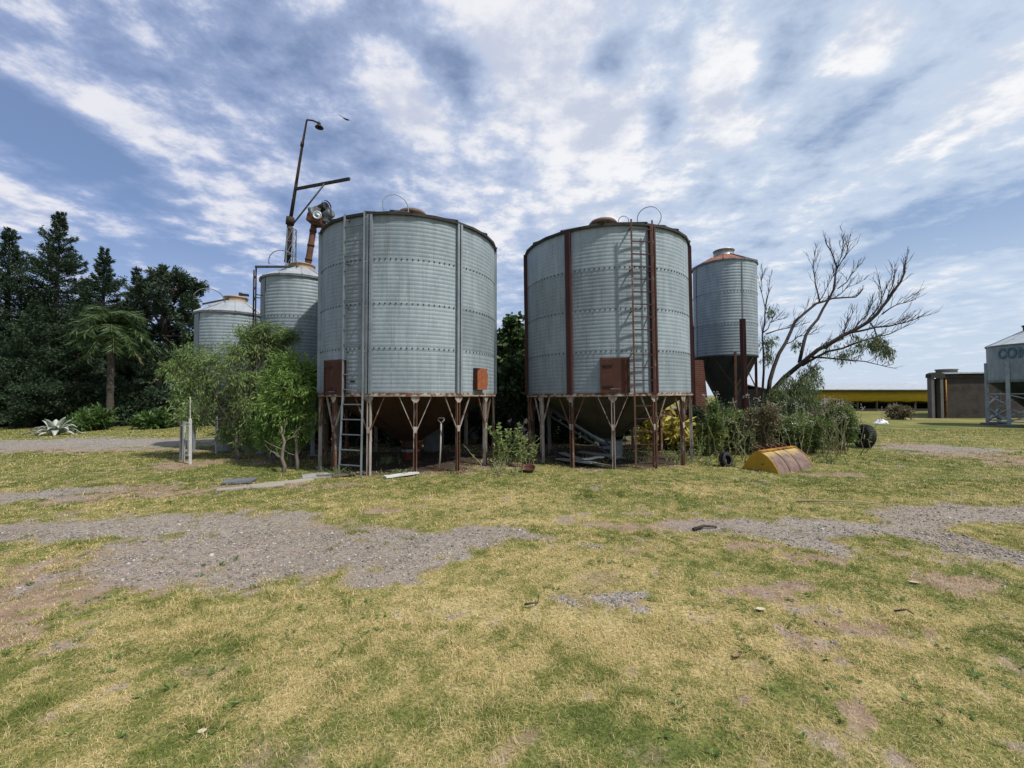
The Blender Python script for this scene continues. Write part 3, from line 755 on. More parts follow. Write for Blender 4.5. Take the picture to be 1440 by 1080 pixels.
# silo 2: red oxide frame
off2 = phi(S2, 804); H2 = at(860, 317, S2.y - S2.r * .97).z
s2 = big_silo(S2, 'wide galvanised silo with dark red vertical strips and a red ladder', H2, 'red', off=off2, tilt=-.012)
ladder(s2, S2, phi(S2, 890), phi(S2, 917), .12, H2 + .06, .17, .27, M['legs'], M['red_oxide'])
hatch(s2, S2, 846, 887, 502, 551, M['rust_door'], 'rust-brown loading hatch')
hoop(s2, pol(S2.r - .30, phi(S2, 933), H2 + .34), .26, -.1, M['galv_plain'], .011, -.9, PI + .9)
hoop(s2, pol(S2.r - .16, phi(S2, 886), H2 + .16), .11, .0, M['galv_plain'], .010)
MB().bar(pol(S2.r - .05, phi(S2, 945), H2 + .10), pol(.4, phi(S2, 900), H2 + .72), .09, .035).build('roof_rail', M['roof_edge'], s2)

# ---------------------------------------------------------------- slim bins
def slim_bin(name, s, label, zb, zt, rise, rt, roof_m, cap_m, hop_m, n_leg, tip, group=None, ribs=10, pitch=.09, courses=3, mat='galv_small', leg_m='galv_plain', cap_h=.12, zleg=None):
    root = thing(name, label, 'silo', (s.x, s.y, -.02), -s.th, group)
    wall_mesh(root, s.r, zb, zt, pitch, courses, 96, 4, .55, M[mat], 64, M['bolt'], .006)
    sm = MB()
    for k in range(4):
        a = .55 + 2 * PI * k / 4; sm.box(pol(s.r + .006, a, (zb + zt) / 2), (.04, .016, zt - zb), rotz(a))
    sm.build('seam_strip', M['galv_dark'], root)
    cone_roof(root, s.r, zt + .01, rise, rt, ribs * 2, roof_m, M['galv_dark'], ribs, .04, .03, .03, M['roof'] if roof_m is not M['rust_roof'] else M['rust_roof'])
    z = zt + rise
    MB().lathe([(rt * 1.25, z - .06), (rt * 1.02, z + .0), (rt * .98, z + cap_h), (rt * 1.06, z + cap_h), (rt * 1.06, z + cap_h + .03), (rt * .8, z + cap_h + .06), (0, z + cap_h + .07)], 28).build('cap', cap_m, root)
    mb = MB(); mb.lathe([(s.r - .01, zb + .01), (s.r - .02, zb - .03), (.16, tip + .1), (.14, tip), (0, tip)], 40, smooth=False)
    mb.lathe([(s.r + .012, zb + .03), (s.r + .012, zb - .03), (s.r - .03, zb - .04)], 40, smooth=False)
    mb.build('hopper', hop_m, root)
    for k in range(n_leg):
        a = .30 + 2 * PI * k / n_leg
        mb = MB(); mb.box(pol(s.r - .02, a, (zb + .1) / 2 + .02), (.085, .07, zb + .12), rotz(a))
        mb.box(pol(s.r - .02, a, .02), (.2, .2, .03), rotz(a))
        lg = mb.build('leg', M[leg_m], root)
        for sg in (-1, 1):
            MB().bar(pol(s.r - .02, a, zb * .62), pol(s.r - .02, a + sg * PI / n_leg * .85, zb - .04), .045, .02).build('brace', M[leg_m], lg)
    return root
S3 = silo_from(364, 478, 13.4)
Z3 = at(418, 386, S3.y - S3.r * .9).z
s3 = slim_bin('slim_silo', S3, 'taller narrow silo with ribbed cone roof and tan cap beside the wide grey silo', 1.55, Z3, .40, .32, M['roof'], M['tan_cap'], M['galv_dark'], 6, .5, 'narrow bins at the left of the wide silos', 12)
ladder(s3, S3, phi(S3, 366) - .30, phi(S3, 366) + .05, .4, Z3 + .25, .16, .3, M['black'], M['black'])
hoop(s3, pol(S3.r - .35, phi(S3, 380), Z3 + .42), .34, .1, M['galv_dark'], .012)
MB().bar(pol(S3.r + .2, phi(S3, 370) - .1, Z3 + .22), pol(.3, phi(S3, 400), Z3 + .42), .07, .05).build('roof_rail', M['black'], s3)
S4 = silo_from(271, 383, 15.6)
Z4 = at(325, 437, S4.y - S4.r * .9).z
s4 = slim_bin('slim_silo', S4, 'short narrow silo with a bright ribbed cone roof and tan cap, behind the willow', 1.06, Z4, .46, .32, M['roof'], M['tan_cap'], M['galv_plain'], 4, .35, 'narrow bins at the left of the wide silos', 10)
hoop(s4, pol(S4.r - .2, -.9, Z4 + .30), .40, .2, M['galv_dark'], .012, 0, PI * .9)
MB().bar(pol(S4.r + .02, -.85, Z4 + .2), pol(.34, -.6, Z4 + .50), .07, .05).build('roof_rail', M['black'], s4)
MB().bar(pol(.2, .6, Z4 + .6), pol(.2, .6, Z4 + .75), .09).bar(pol(.2, .6, Z4 + .7), pol(.42, .9, Z4 + .68), .07).build('vent_pipe', M['black'], s4)
S5 = silo_from(976, 1067.5, 18.0)
Z5 = at(1020, 364, S5.y - S5.r * .9).z; Z5b = at(1020, 499, S5.y - S5.r * .9).z
s5 = slim_bin('feed_silo', S5, 'slender feed silo with a rusty roof and dark cone, behind the leaning dead tree', Z5b, Z5, .42, .36, M['rust_roof'], M['galv_plain'], M['hopper_dark'], 4, 1.0, None, 10, .105, 3, 'galv_small', 'rust', .2)
def graffiti_bin():
    s = silo_from(1388, 1560, 34.5)
    Yf = s.y - s.r * .55
    zt = at(1400, 481, Yf).z; zb = at(1400, 534, Yf).z
    root = thing('hopper_silo', 'squat grey hopper silo with blue lettering, in front of the brick shed', 'silo', (s.x, s.y, -.02), -s.th)
    wall_mesh(root, s.r, zb, zt, .4, 1, 72, 6, .2, M['galv_small'], 4, M['bolt'], .004)
    cone_roof(root, s.r, zt + .01, .80, .55, 18, M['roof'], M['galv_dark'], 9, .05, .05, .04)
    MB().lathe([(.62, zt + .76), (.62, zt + 1.0), (.66, zt + 1.0), (.66, zt + 1.06), (0, zt + 1.1)], 24).build('cap', M['black'], root)
    MB().lathe([(s.r - .03, zb + .02), (s.r - .05, zb - .05), (.25, .55), (.22, .45), (0, .45)], 40, smooth=False).build('hopper', M['hopper_dark'], root)
    MB().lathe([(s.r + .03, zb + .05), (s.r + .03, zb - .06), (s.r - .06, zb - .07)], 60, smooth=False).build('ring_beam', M['galv_dark'], root)
    for k in range(8):
        a = -.62 + 2 * PI * k / 8
        mb = MB(); mb.bar(pol(s.r + .02, a, -.02), pol(s.r + .02, a, zb + 1.0), .15, .10); mb.box(pol(s.r + .02, a, .06), (.55, .5, .16), rotz(a), m=1)
        lg = mb.build('leg', [M['galv_plain'], M['pad_concrete']], root)
        a2 = a + 2 * PI / 8
        for z1, z2 in ((.3, .95), (.95, .3), (1.65, 1.15), (1.7, 1.7), (.28, .28)):
            MB().bar(pol(s.r - .02, a, z1), pol(s.r - .02, a2, z2), .07, .05).build('brace', M['galv_plain'], lg)
    # lettering bent round the shell
    def letters(off_, ext, mat, name):
        cu = bpy.data.curves.new(name, 'FONT'); cu.body = 'COM'; cu.size = 1.0; cu.extrude = .01; cu.offset = off_; cu.space_character = 1.12
        o = bpy.data.objects.new(name, cu); COL.objects.link(o); bpy.context.view_layer.update()
        me = bpy.data.meshes.new_from_object(o.evaluated_get(bpy.context.evaluated_depsgraph_get()))
        bpy.data.objects.remove(o)
        a0 = phi(s, 1405.5); hgt = .72; sx = .50
        zc = at(1410, 500, Yf).z - .02
        for v in me.vertices:
            x, y, z = v.co
            p = pol(s.r + ext + (.008 if z > 0 else 0), a0 + x * sx / s.r, zc + y * hgt)
            v.co = p
        me.materials.clear(); me.materials.append(mat)
        return link(bpy.data.objects.new(name, me), root)
    letters(.045, .012, M['blue_letters'], 'lettering')
    letters(-.012, .024, M['letter_fill'], 'lettering_fill')
    return root
graffiti_bin()
# ---------------------------------------------------------------- foliage tools
M['conifer'] = leafmat('conifer_needles', [(.015, .033, .018), (.032, .058, .031), (.065, .10, .05)], .18, .6, .25, .6)
M['conifer_b'] = leafmat('blue_green_needles', [(.018, .034, .021), (.034, .06, .034), (.068, .10, .054)], .15, .6, .25, .6)
M['broad_mid'] = leafmat('mid_green_broad_leaves', [(.03, .06, .02), (.065, .12, .035), (.13, .20, .06)], .3, .5, .35, .8)
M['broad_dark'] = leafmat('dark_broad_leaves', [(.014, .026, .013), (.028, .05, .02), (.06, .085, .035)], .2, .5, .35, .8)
M['willow'] = leafmat('grey_green_narrow_leaves', [(.065, .12, .027), (.15, .24, .055), (.31, .40, .14)], .33, .6, .3, 1.2)
M['willow_b'] = leafmat('fresh_green_narrow_leaves', [(.07, .145, .025), (.15, .27, .045), (.28, .40, .10)], .3, .55, .3, 1.2)
M['gum'] = leafmat('pale_gum_leaves', [(.06, .095, .035), (.13, .175, .065), (.23, .27, .12)], .25, .6, .3, 1.2)
M['weed'] = leafmat('weedy_leaves', [(.055, .095, .024), (.12, .18, .048), (.24, .30, .10)], .25, .7, .2, 1.5)
M['weed_dry'] = leafmat('dry_weed_leaves', [(.10, .09, .045), (.17, .155, .08), (.29, .25, .15)], .2, .8, .2, 1.5)
M['weed_bright'] = leafmat('bright_weed_leaves', [(.12, .18, .045), (.22, .30, .08), (.36, .42, .17)], .35, .7, .2, 1.5)
M['rosette'] = leafmat('turf_weed_leaves', [(.05, .10, .02), (.10, .17, .035), (.17, .24, .06)], .25, .6, .25, 2)
M['yellow_leaf'] = leafmat('yellowed_leaves', [(.30, .24, .03), (.55, .45, .05), (.70, .62, .16)], .35, .6, .3, 2)
M['agave'] = leafmat('cream_striped_leaves', [(.16, .22, .16), (.45, .48, .38), (.66, .66, .56)], .15, .5, .3, 2)
M['palm'] = leafmat('palm_leaflets', [(.022, .05, .016), (.048, .092, .026), (.11, .17, .05)], .25, .45, .4, .7)
M['bright_bush'] = leafmat('bright_bush_leaves', [(.03, .07, .015), (.06, .12, .025), (.11, .18, .045)], .25, .5, .3, 1.2)
M['dead_twig'] = surf('dead_wood', (.030, .024, .020), (.058, .047, .039), 6, (1, 1, .3), .9, 0, .3, .01)
M['flower'] = surf('pale_seed_heads', (.55, .52, .45), (.42, .4, .34), 9, (1, 1, 1), .8)

def unit(a):
    return a / np.maximum(np.linalg.norm(a, axis=-1, keepdims=True), 1e-9)
def leaf_arrays(P, D, L, W, jit=.6, fold=.0):
    """one pointed leaf (4 verts) per row: P base, D direction, L length, W width"""
    n = len(P)
    D = unit(D + rng.normal(0, jit, (n, 3)))
    S = unit(np.cross(D, unit(rng.normal(0, 1, (n, 3)) + np.array([0, 0, .8]))))
    L = L * rng.uniform(.65, 1.25, (n, 1)); W = W * rng.uniform(.7, 1.25, (n, 1))
    up = np.cross(S, D) * L * rng.uniform(-.12, .12, (n, 1))
    mid = P + D * L * .45 + up
    return np.stack([P, mid - S * W / 2, P + D * L, mid + S * W / 2], 1)
def leaves_obj(name, arrs, mat, parent):
    V = np.concatenate(arrs).reshape(-1, 3); n = len(V) // 4
    return mesh_np(name, V, [np.arange(n * 4).reshape(n, 4)], mat, parent)
def clump_leaves(c, r, n_twig, per, L, W, droop=0.0, out=.8, jit=.6, spread=.16, shell=.5):
    """twig ends spread through an ellipsoid, a spray of leaves round each: uneven, with gaps"""
    c = np.array(c, float); r = np.array(r if hasattr(r, '__len__') else (r, r, r), float)
    d = unit(rng.normal(0, 1, (n_twig, 3))); rad = rng.uniform(0, 1, (n_twig, 1)) ** shell
    rad *= 1 + .25 * np.sin(d[:, :1] * 5 + c[0] * 3) * np.cos(d[:, 1:2] * 4 + c[1])
    T = c + d * rad * r
    dirs = unit(d * out + np.array([0, 0, .25 - droop]) + rng.normal(0, .35, (n_twig, 3)))
    per_k = np.maximum(2, rng.poisson(per, n_twig))
    idx = np.repeat(np.arange(n_twig), per_k)
    s = rng.uniform(-1, .6, (len(idx), 1))
    P = T[idx] + dirs[idx] * s * spread * 1.6 + rng.normal(0, spread * .35, (len(idx), 3))
    P[:, 2] -= droop * .3 * np.abs(s[:, 0]) * spread
    P = P[P[:, 2] > .02] if True else P
    Dd = dirs[idx][:len(P)] if len(P) == len(idx) else dirs[idx[:len(P)]]
    return leaf_arrays(P, Dd + np.array([0, 0, -droop]), L, W, jit), T
def wiggle(a, b, n=5, amp=.06):
    a, b = Vector(a), Vector(b); L = (b - a).length
    pts = [a]
    for k in range(1, n):
        pts.append(a.lerp(b, k / n) + Vector(rng.normal(0, amp * L, 3) * np.array([1, 1, .5])))
    return pts + [b]
def taper(n, r0, r1): return [r0 + (r1 - r0) * k / (n - 1) for k in range(n)]

# ---------------------------------------------------------------- conifers
def conifer(px, pty, Y, rad, label, mat='conifer', low=.6, seed=0, dens=1.0, group='dark conifers at the left edge of the yard', lean=0):
    global rng
    keep = rng; rng = np.random.default_rng(100 + seed)
    top = at(px, pty, Y); h = top.z
    root = thing('conifer_tree', label, 'tree', (top.x, Y, -.03), 0, group)
    tr = MB(); pts = [(lean * (z / h) ** 2, 0, z) for z in np.linspace(0, h * .97, 9)]
    tr.tube(pts, taper(9, .26, .02), 9)
    arrs = []; z = low; tier = 1.0
    while z < h * .985:
        t = (z - low) / (h - low)
        prof = rad * ((1 - t) ** 1.05 * 1.06 if t < .78 else (1 - t) * .82) * (.62 + .38 * min(1, (z - low + .8) / 2.0)) * tier
        tier = rng.uniform(.62, 1.18)
        nb = 5 if t < .8 else 4
        a0 = rng.uniform(0, 2 * PI)
        for k in range(nb):
            az = a0 + 2 * PI * k / nb + rng.normal(0, .3)
            Lb = max(.14, prof * rng.uniform(.60, 1.22) * (1.4 if rng.uniform() < .14 else 1) + .05)
            el = .12 + .5 * t + rng.normal(0, .10)
            d = np.array([math.cos(az), math.sin(az), 0.0])
            st = np.array([lean * (z / h) ** 2, 0, z])
            # branch: out, slight sag, tip turning up
            f = np.linspace(0, 1, 5)
            B = st + d * (f * Lb)[:, None]; B[:, 2] += Lb * (f * math.tan(el) - .42 * f ** 2 * (1 - t) + .16 * f ** 4)
            if Lb > .5: tr.tube(B, taper(5, .035 * (1 - t) + .01, .006), 4, caps=False)
            n = int((22 + 175 * Lb) * dens)
            ff = rng.uniform(.12, 1.03, n) ** .75
            w = .03 + .30 * Lb * np.sin(np.clip(ff, 0, 1) * PI) ** .6 * .8
            P = st + d * (ff * Lb)[:, None]; P[:, 2] += Lb * (ff * math.tan(el) - .42 * ff ** 2 * (1 - t) + .16 * ff ** 4)
            sd = np.array([-d[1], d[0], 0])
            P += sd * (rng.normal(0, 1, n) * w * .62)[:, None]
            P[:, 2] += rng.normal(.02, .02 + .045 * Lb, n)
            arrs.append(leaf_arrays(P, d + np.array([0, 0, .30]), .165, .055, .60))
        z += rng.uniform(.26, .46) * (1 - .38 * t)
    tr.build('trunk', M['bark_dark'], root)
    leaves_obj('crown', arrs, M[mat], root)
    rng = keep
    return root
conifer(14, 318, 24, 3.8, 'dark conifer at the far left edge with a narrow spire', seed=1)
conifer(82, 296, 24.5, 4.2, 'tallest dark conifer with ragged level branches', seed=2, lean=.15)
conifer(147, 349, 25.5, 3.0, 'dark conifer with a slim tip rising behind the palm', seed=3)
conifer(193, 374, 26, 2.1, 'lower dark conifer touching the round pine', seed=4, mat='conifer_b')
conifer(48, 430, 21.5, 2.6, 'short conifer in front of the tallest spire', seed=5)
conifer(112, 428, 22.5, 2.3, 'bushy conifer standing left of the palm trunk', seed=6)
conifer(-35, 360, 22, 2.8, 'conifer cut by the left border of the picture', seed=7)
conifer(262, 470, 27, 2.4, 'dark low conifer behind the short slim silo', seed=8)
conifer(225, 480, 23, 1.9, 'small dark conifer under the round pine', seed=9, mat='conifer_b')
conifer(170, 470, 29, 3.0, 'conifer standing deep behind the palm crown', seed=10)
conifer(120, 412, 27, 3.0, 'conifer filling the gap between the two tallest spires', seed=13)
conifer(178, 420, 28, 2.8, 'conifer filling the gap left of the round pine', seed=14)
conifer(50, 412, 28, 3.0, 'conifer filling the gap right of the far left spire', seed=15)
conifer(60, 420, 31, 3.3, 'conifer in the back row behind the tallest spire', seed=12)

# round-headed pine with clumpy foliage
def clump_tree(name, label, cat, px, Y, by, clumps, leaf, mat, bark, r0, group=None, seed=0, droop=0, per=26, spread=.2, twigs=28, out=.8, fork=.45, jit=.6, kind=None):
    """clumps: (photo x, photo y, radius px, depth offset)"""
    global rng
    keep = rng; rng = np.random.default_rng(500 + seed)
    base = at(px, by, Y); root = thing(name, label, cat, (base.x, Y, -.02), 0, group)
    o = Vector((base.x, Y, 0)); tr = MB(); arrs = []
    cs = []
    for cx, cy, rp, dy in clumps:
        c = at(cx, cy, Y + dy) - o; r = rp / FPX * (Y + dy); cs.append((c, r))
    zt = np.mean([c.z for c, r in cs]); hub = Vector((np.mean([c.x for c, r in cs]) * .55, 0, max(.15, zt * fork)))
    tr.tube(wiggle((0, 0, 0), hub, 5, .03), taper(6, r0, r0 * .7), 9)
    for c, r in cs:
        p = wiggle(hub, c, 5, .06); tr.tube(p, taper(6, r0 * .5, r0 * .10), 6, caps=False)
        a, T = clump_leaves(c, (r, r, r * .9), int(twigs), per, leaf[0], leaf[1], droop, out, jit, spread)
        arrs.append(a)
        for tp in T[::2]:
            q = Vector(p[3]).lerp(c, rng.uniform(0, 1)); tr.tube([q, q.lerp(Vector(tp), .55) + Vector((0, 0, .04)), tp], [r0 * .10 + .004, r0 * .06 + .003, .002], 4, caps=False)
    tr.build('trunk', bark, root); leaves_obj('crown', arrs, mat, root)
    rng = keep
    return root
clump_tree('pine_tree', 'round-headed dark pine with tufted clumps beside the short slim silo', 'tree', 228, 24, 600,
    [(232, 385, 16, 0), (215, 395, 15, .5), (250, 393, 15, -.3), (200, 412, 17, .3), (225, 415, 18, -.8), (255, 412, 17, .4), (270, 425, 13, 0), (277, 405, 10, .5), (240, 438, 19, 0), (210, 440, 18, .6),
     (262, 448, 15, 0), (190, 440, 15, .2), (225, 465, 19, 0), (250, 472, 18, .5), (200, 470, 17, -.4), (270, 475, 14, .3), (235, 500, 19, .2), (210, 505, 17, .3), (258, 505, 16, 0)],
    (.20, .07), M['conifer_b'], M['bark_dark'], .20, 'dark conifers at the left edge of the yard', 1, per=42, spread=.17, twigs=34, fork=.8)
# ---------------------------------------------------------------- palm
def palm():
    Y = 21; b = at(154, 600, Y); top = at(157, 462, Y); root = thing('palm_tree', 'feather palm with drooping fronds in front of the conifers', 'tree', (b.x, Y, -.02))
    o = Vector((b.x, Y, 0)); t = top - o
    mb = MB(); pts = [Vector((0, 0, 0)).lerp(t, k / 12) for k in range(13)]
    mb.tube(pts, [.145 + (.02 if k % 2 else 0) - .03 * k / 12 for k in range(13)], 12)
    mb.build('trunk', M['bark_palm'], root)
    for k in range(38):
        az = k * 2.4 + rng.normal(0, .15); el = R(82 - 118 * (k / 38)) + rng.normal(0, .1); L = rng.uniform(1.6, 2.2) * (1 if k < 26 else .8)
        d = Vector((math.cos(az), math.sin(az), 0)); f = np.linspace(0, 1, 12)
        rach = [t + d * (L * u * math.cos(el * (1 - u * .3)) * .9) + Vector((0, 0, L * (math.sin(el) * u - .34 * u * u - .22 * u ** 4))) for u in f]
        sub = MB(); sub.tube(rach, taper(12, .022, .005), 4)
        sub.s = [False] * len(sub.f)
        ns = 56; P = []; D = []
        for q in range(ns):
            u = .12 + .86 * q / ns; i = min(10, int(u * 11)); p = rach[i].lerp(rach[i + 1], u * 11 - i)
            ax = (rach[i + 1] - rach[i]).normalized(); sd = ax.cross(Vector((0, 0, 1))).normalized()
            for sg in (-1, 1): P.append(p); D.append(sd * sg + ax * .6 + Vector((0, 0, -.35)))
        A = leaf_arrays(np.array(P), np.array(D), .55, .045, .22)
        n = len(A)
        fr = mesh_np('frond', A.reshape(-1, 3), [np.arange(n * 4).reshape(n, 4)], M['palm'] if k < 37 else M['weed_dry'], root)
        sub.build('rachis', M['green_stem'] if k < 37 else M['straw_stem'], fr)
palm()
# ---------------------------------------------------------------- agave, bushes along the tree line
def agave():
    b = gnd(78, 612); root = thing('agave_plant', 'cream striped agave rosette at the foot of the conifers', 'plant', (b.x, b.y, -.02))
    for k in range(26):
        az = k * 2.4; el = R(66 - 58 * k / 26); L = rng.uniform(.75, 1.0)
        d = Vector((math.cos(az), math.sin(az), 0)); sd = Vector((-d.y, d.x, 0)); bend = rng.uniform(.6, 1.5) if k > 4 else .5
        vs = []; fs = []
        for q in range(9):
            u = q / 8; p = d * (L * u * math.cos(el)) + Vector((0, 0, .06 + L * (u * math.sin(el) - bend * .55 * max(0, u - .35) ** 2 * 2)))
            p.z = max(p.z, .03)
            w = .11 * (.75 + .5 * math.sin(u * PI)) * (1 - u ** 3); n_ = Vector((0, 0, 1))
            vs += [p - sd * w + n_ * .035, p - n_ * .012, p + sd * w + n_ * .035, p + n_ * .02]
        for q in range(8):
            for e in range(4): fs.append((q * 4 + e, q * 4 + (e + 1) % 4, q * 4 + 4 + (e + 1) % 4, q * 4 + 4 + e))
        MB().add(vs, fs, 0, True).build('leaf', M['agave'], root)
agave()
def bush(name, label, pxs, by, hpx, wpx, leaf, mat, n=9, seed=0, group=None, per=20, twigs=26, spread=.1, droop=0.0, stems=M['bark'], r0=.03, cat='shrub', jit=.6, Y=None, out=.8, zlow=.22, dz=0):
    global rng
    keep = rng; rng = np.random.default_rng(900 + seed)
    b = gnd(pxs, by) if Y is None else Vector((at(pxs, by, Y).x, Y, 0)); h = hpx / FPX * b.y; w = wpx / FPX * b.y / 2
    root = thing(name, label, cat, (b.x, b.y, -.02 + dz), 0, group); arrs = []; tr = MB()
    for k in range(n):
        u = rng.uniform(0, 1); an = rng.uniform(0, 2 * PI); rr = math.sqrt(rng.uniform(0, 1))
        z = h * (zlow + (1 - zlow - .12) * u); sh = math.sin(PI * min(1, .25 + .75 * (1 - u) ** .8)) ** .6 if u > .3 else .9
        c = Vector((math.cos(an) * rr * w * .75 * sh, math.sin(an) * rr * w * .75 * sh, z)); r = min(w, h) * rng.uniform(.26, .46)
        a, T = clump_leaves(c, (r, r, r), twigs, per, leaf[0], leaf[1], droop, out, jit, spread); arrs.append(a)
        p = wiggle((rng.normal(0, .06), rng.normal(0, .06), 0), c, 5, .05); tr.tube(p, taper(6, r0, r0 * .25), 5, caps=False)
        for tp in T[::2]:
            q = Vector(p[3]).lerp(c, rng.uniform(0, 1)); tr.tube([q, tp], [r0 * .25, .0025], 4, caps=False)
    tr.build('stems', stems, root); leaves_obj('crown', arrs, mat, root)
    rng = keep
    return root
bush('shrub', 'glossy green shrub to the right of the agave', 130, 605, 27, 62, (.22, .07), M['bright_bush'], 10, 1, per=22, twigs=22, spread=.12)
bush('shrub', 'small bright green shrub left of the short slim silo', 211, 603, 26, 40, (.24, .10), M['bright_bush'], 7, 2, per=18, twigs=16, spread=.12)
for i, (px, h, w, lb) in enumerate([(-30, 60, 80, 'dark shrub at the left border under the conifers'), (25, 60, 70, 'dark shrub behind the agave to its left'), (70, 66, 70, 'dark shrub just behind the agave'),
                                   (110, 60, 60, 'dark shrub behind the glossy green one'), (165, 58, 60, 'dark shrub at the foot of the palm'), (205, 60, 60, 'dark shrub behind the small bright one'), (245, 60, 60, 'dark shrub beyond the white posts'), (285, 70, 70, 'dark shrub behind the short slim silo'),
                                   (340, 75, 80, 'dark shrub between the slim silos'), (400, 90, 90, 'dark shrub behind the taller slim silo')]):
    bush('shrub', lb, px, 600, h, w, (.20, .08), M['broad_dark'] if i % 2 else M['conifer'], 12, 20 + i, 'dark undergrowth below the conifers', per=24, twigs=24, spread=.15, Y=21.5 + (i % 3) * .7)
# ---------------------------------------------------------------- willow-like trees in front of the slim silos
clump_tree('willow_tree', 'airy grey-green willow spreading in front of the slim silos', 'tree', 338, 10.5, 640,
    [(345, 612, 16, .1), (318, 606, 14, .2), (350, 470, 20, 0), (372, 462, 18, .1), (335, 490, 26, -.2), (365, 492, 24, .2), (300, 505, 28, 0), (268, 500, 24, .2), (330, 525, 30, -.4), (295, 540, 30, .2), (264, 535, 24, 0), (360, 530, 28, .2),
     (320, 565, 30, .2), (280, 575, 26, -.2), (350, 570, 28, 0), (385, 480, 14, .4), (395, 500, 16, .2), (245, 515, 16, 0), (270, 585, 16, -.1), (340, 592, 20, .1), (405, 470, 12, .4), (360, 598, 20, .2), (300, 560, 26, .3), (285, 520, 22, .3), (262, 560, 22, .1)],
    (.115, .022), M['willow'], M['bark'], .05, None, 3, droop=.45, per=16, spread=.15, twigs=50, fork=.45, jit=.38)
clump_tree('willow_tree', 'denser fresh green willow against the left side of the wide grey silo', 'tree', 410, 9.5, 655,
    [(405, 512, 20, 0), (425, 520, 20, .1), (390, 535, 22, .1), (415, 545, 26, -.2), (435, 550, 18, .2), (385, 565, 24, 0), (410, 575, 26, -.1), (432, 580, 20, .1), (395, 598, 22, .1), (420, 602, 22, 0), (378, 590, 16, .1), (440, 525, 12, .3), (375, 612, 16, .1), (402, 620, 14, 0)],
    (.12, .024), M['willow_b'], M['bark'], .035, None, 4, droop=.30, per=24, spread=.12, twigs=56, fork=.5, jit=.4)
# extra bare stems of that thicket
for px, by, tx, ty, lb in ((386, 652, 372, 600, 'leaning bare stem left in the willow thicket'), (399, 664, 396, 598, 'pale thin stem in the willow thicket'), (418, 660, 417, 596, 'straight brown stem right in the willow thicket')):
    b = gnd(px, by); e = at(tx, ty, b.y + .2) - b; rt = thing('sapling', lb, 'tree', (b.x, b.y, -.03), 0, 'bare stems of the willow thicket')
    m = MB(); p = wiggle((0, 0, 0), e, 6, .025); m.tube(p, taper(7, .045, .02), 7)
    for q in range(5):
        s_ = p[2 + q % 4]; m.tube(wiggle(s_, Vector(s_) + Vector((rng.normal(0, .25), rng.normal(0, .2), rng.uniform(.1, .4))), 3, .06), taper(4, .014, .004), 5)
    m.build('trunk', M['bark'], rt)
# ---------------------------------------------------------------- between and behind the wide silos
clump_tree('broadleaf_tree', 'dark broad-leaved tree in the gap between the wide silos', 'tree', 722, 14.2, 640,
    [(722, 452, 10, 0), (712, 470, 14, .1), (735, 473, 14, 0), (722, 480, 20, 0), (705, 495, 18, .2), (740, 498, 20, .2), (722, 510, 24, -.2), (700, 525, 20, .1), (745, 530, 22, .1), (722, 540, 26, -.1), (705, 555, 22, .3), (742, 560, 22, .2),
     (680, 520, 22, .8), (765, 520, 22, .8), (722, 575, 20, .4)],
    (.17, .13), M['broad_mid'], M['bark_dark'], .07, None, 5, droop=.5, per=13, spread=.12, twigs=34, fork=.5)
for i, (px, h, w, Yb, lb) in enumerate([(480, 120, 120, 17.5, 'dark bush behind the left legs of the grey-framed silo'), (560, 125, 130, 18, 'dark bush behind the middle legs of the grey-framed silo'), (640, 125, 130, 17.5, 'dark bush behind the right legs of the grey-framed silo'),
                                        (725, 130, 120, 18, 'dark bush behind the block wall'), (800, 120, 120, 17.5, 'dark bush behind the left legs of the red-framed silo'), (880, 115, 110, 18, 'dark bush behind the middle legs of the red-framed silo')]):
    bush('shrub', lb, px, 600, h, w, (.24, .12), M['broad_dark'], 16, 40 + i, 'dark bushes behind the wide silos', per=26, twigs=26, spread=.2, Y=Yb)  # added so that no light comes through between the silo legs
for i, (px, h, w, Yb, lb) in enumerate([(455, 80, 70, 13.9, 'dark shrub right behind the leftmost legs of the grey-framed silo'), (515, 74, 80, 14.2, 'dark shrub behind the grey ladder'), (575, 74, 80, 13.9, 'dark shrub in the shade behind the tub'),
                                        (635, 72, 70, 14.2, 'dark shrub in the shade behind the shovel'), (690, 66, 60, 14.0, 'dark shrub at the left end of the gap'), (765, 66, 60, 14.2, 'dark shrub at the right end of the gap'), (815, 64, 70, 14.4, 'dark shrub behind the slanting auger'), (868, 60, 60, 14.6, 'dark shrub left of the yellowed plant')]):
    bush('shrub', lb, px, 600, h, w, (.15, .07), M['broad_dark'], 15, 140 + i, 'dark shrubs in the shade behind the wide silos', per=24, twigs=26, spread=.14, Y=Yb, zlow=.08)  # added close backdrop that keeps the space under the silos dark
